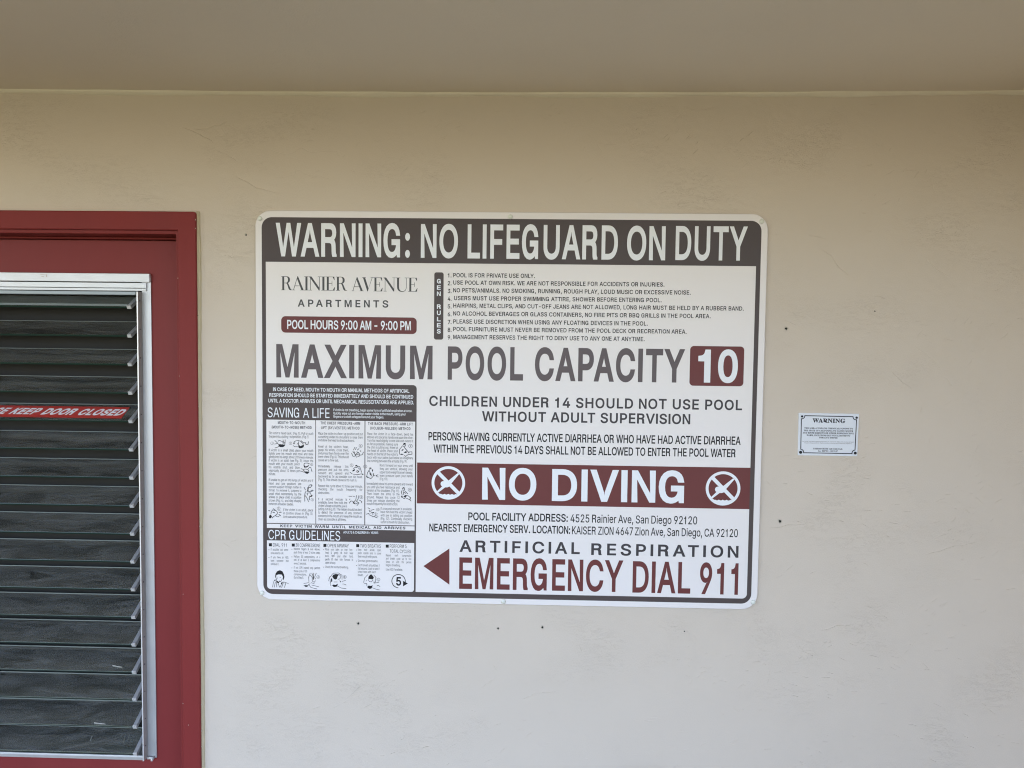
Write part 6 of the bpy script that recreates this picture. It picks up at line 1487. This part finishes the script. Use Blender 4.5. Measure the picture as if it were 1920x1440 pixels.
drawing(OC, 14.4, [[(1090, 765), (1110, 730), (1150, 722), (1168, 755), (1140, 760), (1120, 795)], [(1050, 920), (1090, 890), (1110, 910), (1060, 950)], [(1110, 990), (1160, 950), (1200, 960), (1180, 1000)], [(1010, 1040), (1060, 1015), (1110, 1040), (1050, 1050)], [(1230, 980), (1250, 950), (1265, 1000), (1245, 1010)]],
        [[(1165, 755), (1160, 800), (1130, 830)], [(1080, 800), (1000, 900), (990, 980), (1010, 1040)], [(1100, 810), (1130, 850), (1200, 930), (1220, 960)], [(1140, 870), (1210, 950)], [(1240, 970), (1330, 965), (1335, 1030)], [(1330, 1030), (1230, 1040), (1160, 1090), (1130, 1060)]], ((1293, 810), 56, "9"))
drawing(OF, 13.09, [[(152, -18), (175, -46), (214, -42), (214, 0), (190, -18)], [(230, 0), (260, 0), (250, 60), (230, 40)], [(165, 95), (210, 100), (215, 150), (190, 140)], [(250, 110), (280, 90), (270, 140), (320, 160), (260, 165)], [(320, 150), (350, 135), (345, 180)]],
        [[(180, 0), (120, 80), (100, 170), (200, 230), (260, 170)], [(150, 30), (200, 100), (230, 170)], [(350, 180), (390, 185)], [(380, 130), (340, 150)], [(90, 170), (130, 210)]], ((64, -70), 46, "10"))
drawing(OF, 13.09, [[(970, 470), (1000, 433), (1027, 450), (1000, 468), (985, 502)], [(945, 650), (975, 640), (985, 690), (950, 690)], [(1000, 660), (1050, 630), (1110, 640), (1040, 690)]],
        [[(1025, 450), (1035, 490), (1000, 520)], [(970, 510), (950, 560), (970, 620)], [(1030, 520), (1110, 600)], [(1000, 540), (1010, 620)], [(980, 690), (1020, 720), (1050, 690)], [(1110, 640), (1180, 700), (1150, 740), (1060, 700)], [(1160, 740), (1190, 780)], [(1020, 560), (1060, 590)]], ((1160, 500), 46, "11"))
drawing(OF, 13.09, [[(225, 1055), (285, 1045), (285, 1065), (240, 1085)], [(145, 1080), (165, 1075), (155, 1115)], [(240, 1100), (265, 1110), (250, 1130)]],
        [[(130, 940), (180, 970)], [(160, 1000), (175, 1040)], [(200, 1040), (210, 1000), (280, 985)], [(90, 1100), (150, 1080)], [(160, 1110), (260, 1160), (290, 1150)], [(300, 1080), (330, 1060)], [(310, 1100), (370, 1090)], [(300, 1130), (380, 1150)], [(290, 1160), (360, 1190)], [(200, 1080), (225, 1055)]], ((375, 985), 40, "12"))
drawing(OG, 13.24, [[(280, 925), (290, 860), (340, 800), (400, 780), (460, 810), (495, 880), (510, 950), (485, 1030), (470, 1000), (470, 940), (440, 890), (370, 885), (310, 900), (300, 960), (285, 970)], [(320, 975), (350, 965), (345, 985)], [(385, 955), (415, 950), (410, 970)], [(365, 1050), (400, 1040), (410, 1050), (385, 1062)], [(300, 1050), (320, 1040), (380, 1090), (370, 1110), (320, 1085)], [(440, 1075), (470, 1070), (455, 1120), (430, 1140), (425, 1110)], [(255, 1030), (280, 1005), (295, 1030), (275, 1050), (260, 1050)]],
        [[(300, 960), (320, 1040), (360, 1075), (420, 1060), (460, 990)], [(240, 1060), (215, 1200)], [(285, 1070), (260, 1200)], [(310, 1080), (320, 1200)], [(350, 1110), (400, 1210)], [(430, 1140), (405, 1200)], [(490, 1070), (440, 1210)], [(545, 1100), (510, 1210)], [(490, 1070), (610, 1110)]], None, .8)
drawing(OG, 13.24, [[(1210, 930), (1235, 920), (1240, 1030), (1215, 1000)], [(985, 1160), (1040, 1150), (1080, 1160), (1120, 1120), (1160, 1110), (1110, 1150), (1080, 1190), (1040, 1200)]],
        [[(1150, 850), (1110, 960), (1120, 1080)], [(1150, 900), (1200, 960), (1200, 1050), (1250, 1080), (1280, 1040)], [(1190, 850), (1220, 930)], [(1240, 850), (1230, 920)], [(1300, 850), (1260, 950), (1280, 1000)], [(990, 1110), (1110, 1090)], [(1120, 1150), (1170, 1210), (1320, 1245)], [(1190, 1150), (1360, 1190)], [(1170, 1090), (1250, 1110)]], ((1348, 950), 42, "A"), .8)
drawing(OH, 10.378, [[(240, 740), (260, 700), (310, 685), (370, 695), (345, 730), (330, 780), (300, 795), (270, 780)], [(215, 780), (235, 760), (240, 830), (222, 840)], [(380, 810), (410, 825), (400, 850)], [(235, 905), (270, 890), (300, 900), (350, 875), (340, 910), (320, 935), (270, 940)]],
        [[(370, 695), (410, 730), (390, 780), (350, 790)], [(200, 740), (260, 670), (360, 665), (430, 710), (430, 790)], [(190, 740), (170, 820)], [(215, 790), (200, 870), (215, 915)], [(340, 920), (420, 960), (510, 970)], [(430, 830), (500, 810)], [(440, 880), (470, 880), (510, 900)], [(270, 840), (340, 840)]], ((483, 745), 34, "B"), .8)
drawing(OH, 10.378, [[(940, 780), (945, 740), (975, 700), (1005, 693), (1035, 735), (1050, 755), (1030, 790)], [(890, 830), (920, 798), (915, 815)], [(1050, 820), (1072, 870), (1045, 862)], [(915, 940), (950, 910), (980, 920), (1030, 905), (1000, 970), (960, 975)]],
        [[(940, 790), (960, 830), (1000, 840), (1035, 800)], [(850, 850), (870, 760), (930, 700)], [(1050, 710), (1090, 750), (1080, 850)], [(860, 865), (910, 870), (915, 920)], [(1010, 950), (1090, 980), (1160, 995)], [(1080, 860), (1150, 845)], [(1110, 920), (1130, 900), (1170, 930)]], ((1138, 795), 34, "C"), .8)
t = MB()
fH = lambda x, y: at(x / 10.378 + 600, y / 10.378 + 1010, YS)
c = fH(1530, 825)
R = 140 / 10.378 * PX
add_ring(t, c.x, c.z, R * .90, R * 1.0, L3, 50, -12, 268)
t.sheet([(p.x, p.z) for p in (fH(1618, 820), fH(1618, 926), fH(1710, 870))], (), L3 - .00005)
a_, b_ = (1482 / 10.378 + 600, 912 / 10.378 + 1010), (1580 / 10.378 + 600, 913 / 10.378 + 1010)
line(t, "5", a_[0], a_[1], b_[0], b_[1], 16.2, L3, w=.045)
o = t.build("illustration", M_BLACK, panel)
o["label"] = "black numeral five in a circular arrow"

# ---- screws
sc0 = None
for (px, py) in ((487.5, 409.7), (957, 406.5), (1428, 415.3), (491.3, 1111.3), (944, 1127.6), (1411.8, 1128.6)):
    p = at(px, py, YS)
    loc = Vector((p.x, YS, p.z)) - origin(sign)
    if sc0 is None:
        t = MB()
        r = .0068
        t.lathe((p.x, YS, p.z), [(r * 1.0, 0), (r * 1.04, .0016), (r * .98, .0032), (r * .80, .0046), (r * .45, .0054), (.0012, .0057)], 24)
        sc0 = t.build("screw", M_SCREW, sign, loc)
    else:
        o = sc0.copy()
        COL.objects.link(o)
        o.parent = sign
        o.location = loc

# ------------------------------------------------------------------ small health warning sign
YS = -0.003
Q1 = [at(1497.8, 774, YS), at(1610.9, 776, YS), at(1607.5, 855.5, YS), at(1496, 853.8, YS)]
cx_, cz_ = sum(p.x for p in Q1) / 4, sum(p.z for p in Q1) / 4
small = thing("warning_plaque", "small white WARNING plaque with a navy notched border, right of the pool rules sign", "sign", (cx_, 0, cz_))
t = MB()
t.prism([(p.x, p.z) for p in (Q1[3], Q1[2], Q1[1], Q1[0])], 0.0, YS, 0.0006)
t.build("plate", M_SIGN2, small)
S8 = lambda x, y: (x / 12.8 + 1480, y / 12.8 + 760)
SL1 = YS - .0003


def s8(x, y):
    p = at(*S8(x, y), YS)
    return (p.x, p.z)


t = MB()
path = []


def arc8(c, r, a0, a1, n=6):
    return [(c[0] + r * math.cos(math.radians(a0 + (a1 - a0) * i / n)), c[1] + r * math.sin(math.radians(a0 + (a1 - a0) * i / n))) for i in range(n + 1)]


path += arc8((300, 250), 72, 90 + 8, -2)            # around the top left screw (y grows down)
path += arc8((1600, 275), 72, 182, 80)
path += arc8((1578, 1148), 75, 268, 172)
path += arc8((262, 1130), 80, 5, -82)
path.append(path[0])
stroke(t, [s8(*p) for p in path], 0.0026, SL1)
t.build("border", M_NAVY, small)
SB = SERIFB
for k_ in ".,-:()/'":
    SB.setdefault(k_, SANS[k_])
rows = []


def r8(s, x0, x1, y, cap, **k):
    a_, b_ = S8(x0, y), S8(x1, y + (x1 - x0) * .012)
    rows.append((s, a_[0], a_[1], b_[0], b_[1], cap / 12.8, dict(font=SB, w=.035, **k)))


r8("WARNING", 555, 1338, 413, 100, ls=.04)
part_lines("lettering", M_NAVY, small, rows, SL1)
rows = []
r8("THIS AREA CONTAINS CHEMICALS KNOWN TO", 360, 1525, 565, 36, ls=.1)
r8("THE STATE OF CALIFORNIA TO CAUSE CANCER", 345, 1530, 622, 36, ls=.1)
r8("AND BIRTH DEFECTS OR OTHER REPRODUCTIVE", 322, 1545, 678, 36, ls=.1)
r8("HARM, INCLUDING BUT NOT LIMITED TO", 415, 1458, 735, 36, ls=.1)
r8("TOBACCO SMOKE", 712, 1155, 792, 36, ls=.1)
part_lines("lettering", M_NAVY, small, rows, SL1)
rows = []
r8("California Health and Safety Code", 570, 1275, 1056, 36, ls=.06)
r8("Sec. 25249.5 - 25249.13", 692, 1165, 1112, 34, ls=.06)
part_lines("lettering", M_NAVY, small, rows, SL1)
rows = []
for s, x0, x1, y in (("For further information regarding Proposition 65, contact the Office of Environmental Health", 312, 1545, 876), ("Hazard Assessment, California Environmental Protection Agency", 360, 1495, 912)):
    a_, b_ = S8(x0, y), S8(x1, y + (x1 - x0) * .012)
    rows.append((s, a_[0], a_[1], b_[0], b_[1], 22 / 12.8, {}))
part_lines("lettering", M_GREY, small, rows, SL1, "two lines of tiny print")
for (x, y, r) in ((305, 266, 26), (1614, 295, 27), (270, 1126, 36), (1580, 1146, 34)):
    t = MB()
    p = at(*S8(x, y), YS)
    R = r / 12.8 * PX
    o_ = (p.x, YS, p.z)
    t.lathe(o_, [(R, 0), (R, .0012), (R * .85, .0022), (R * .4, .0028), (R * .15, .0028)], 16)
    t.build("screw", M_BLACK, small)
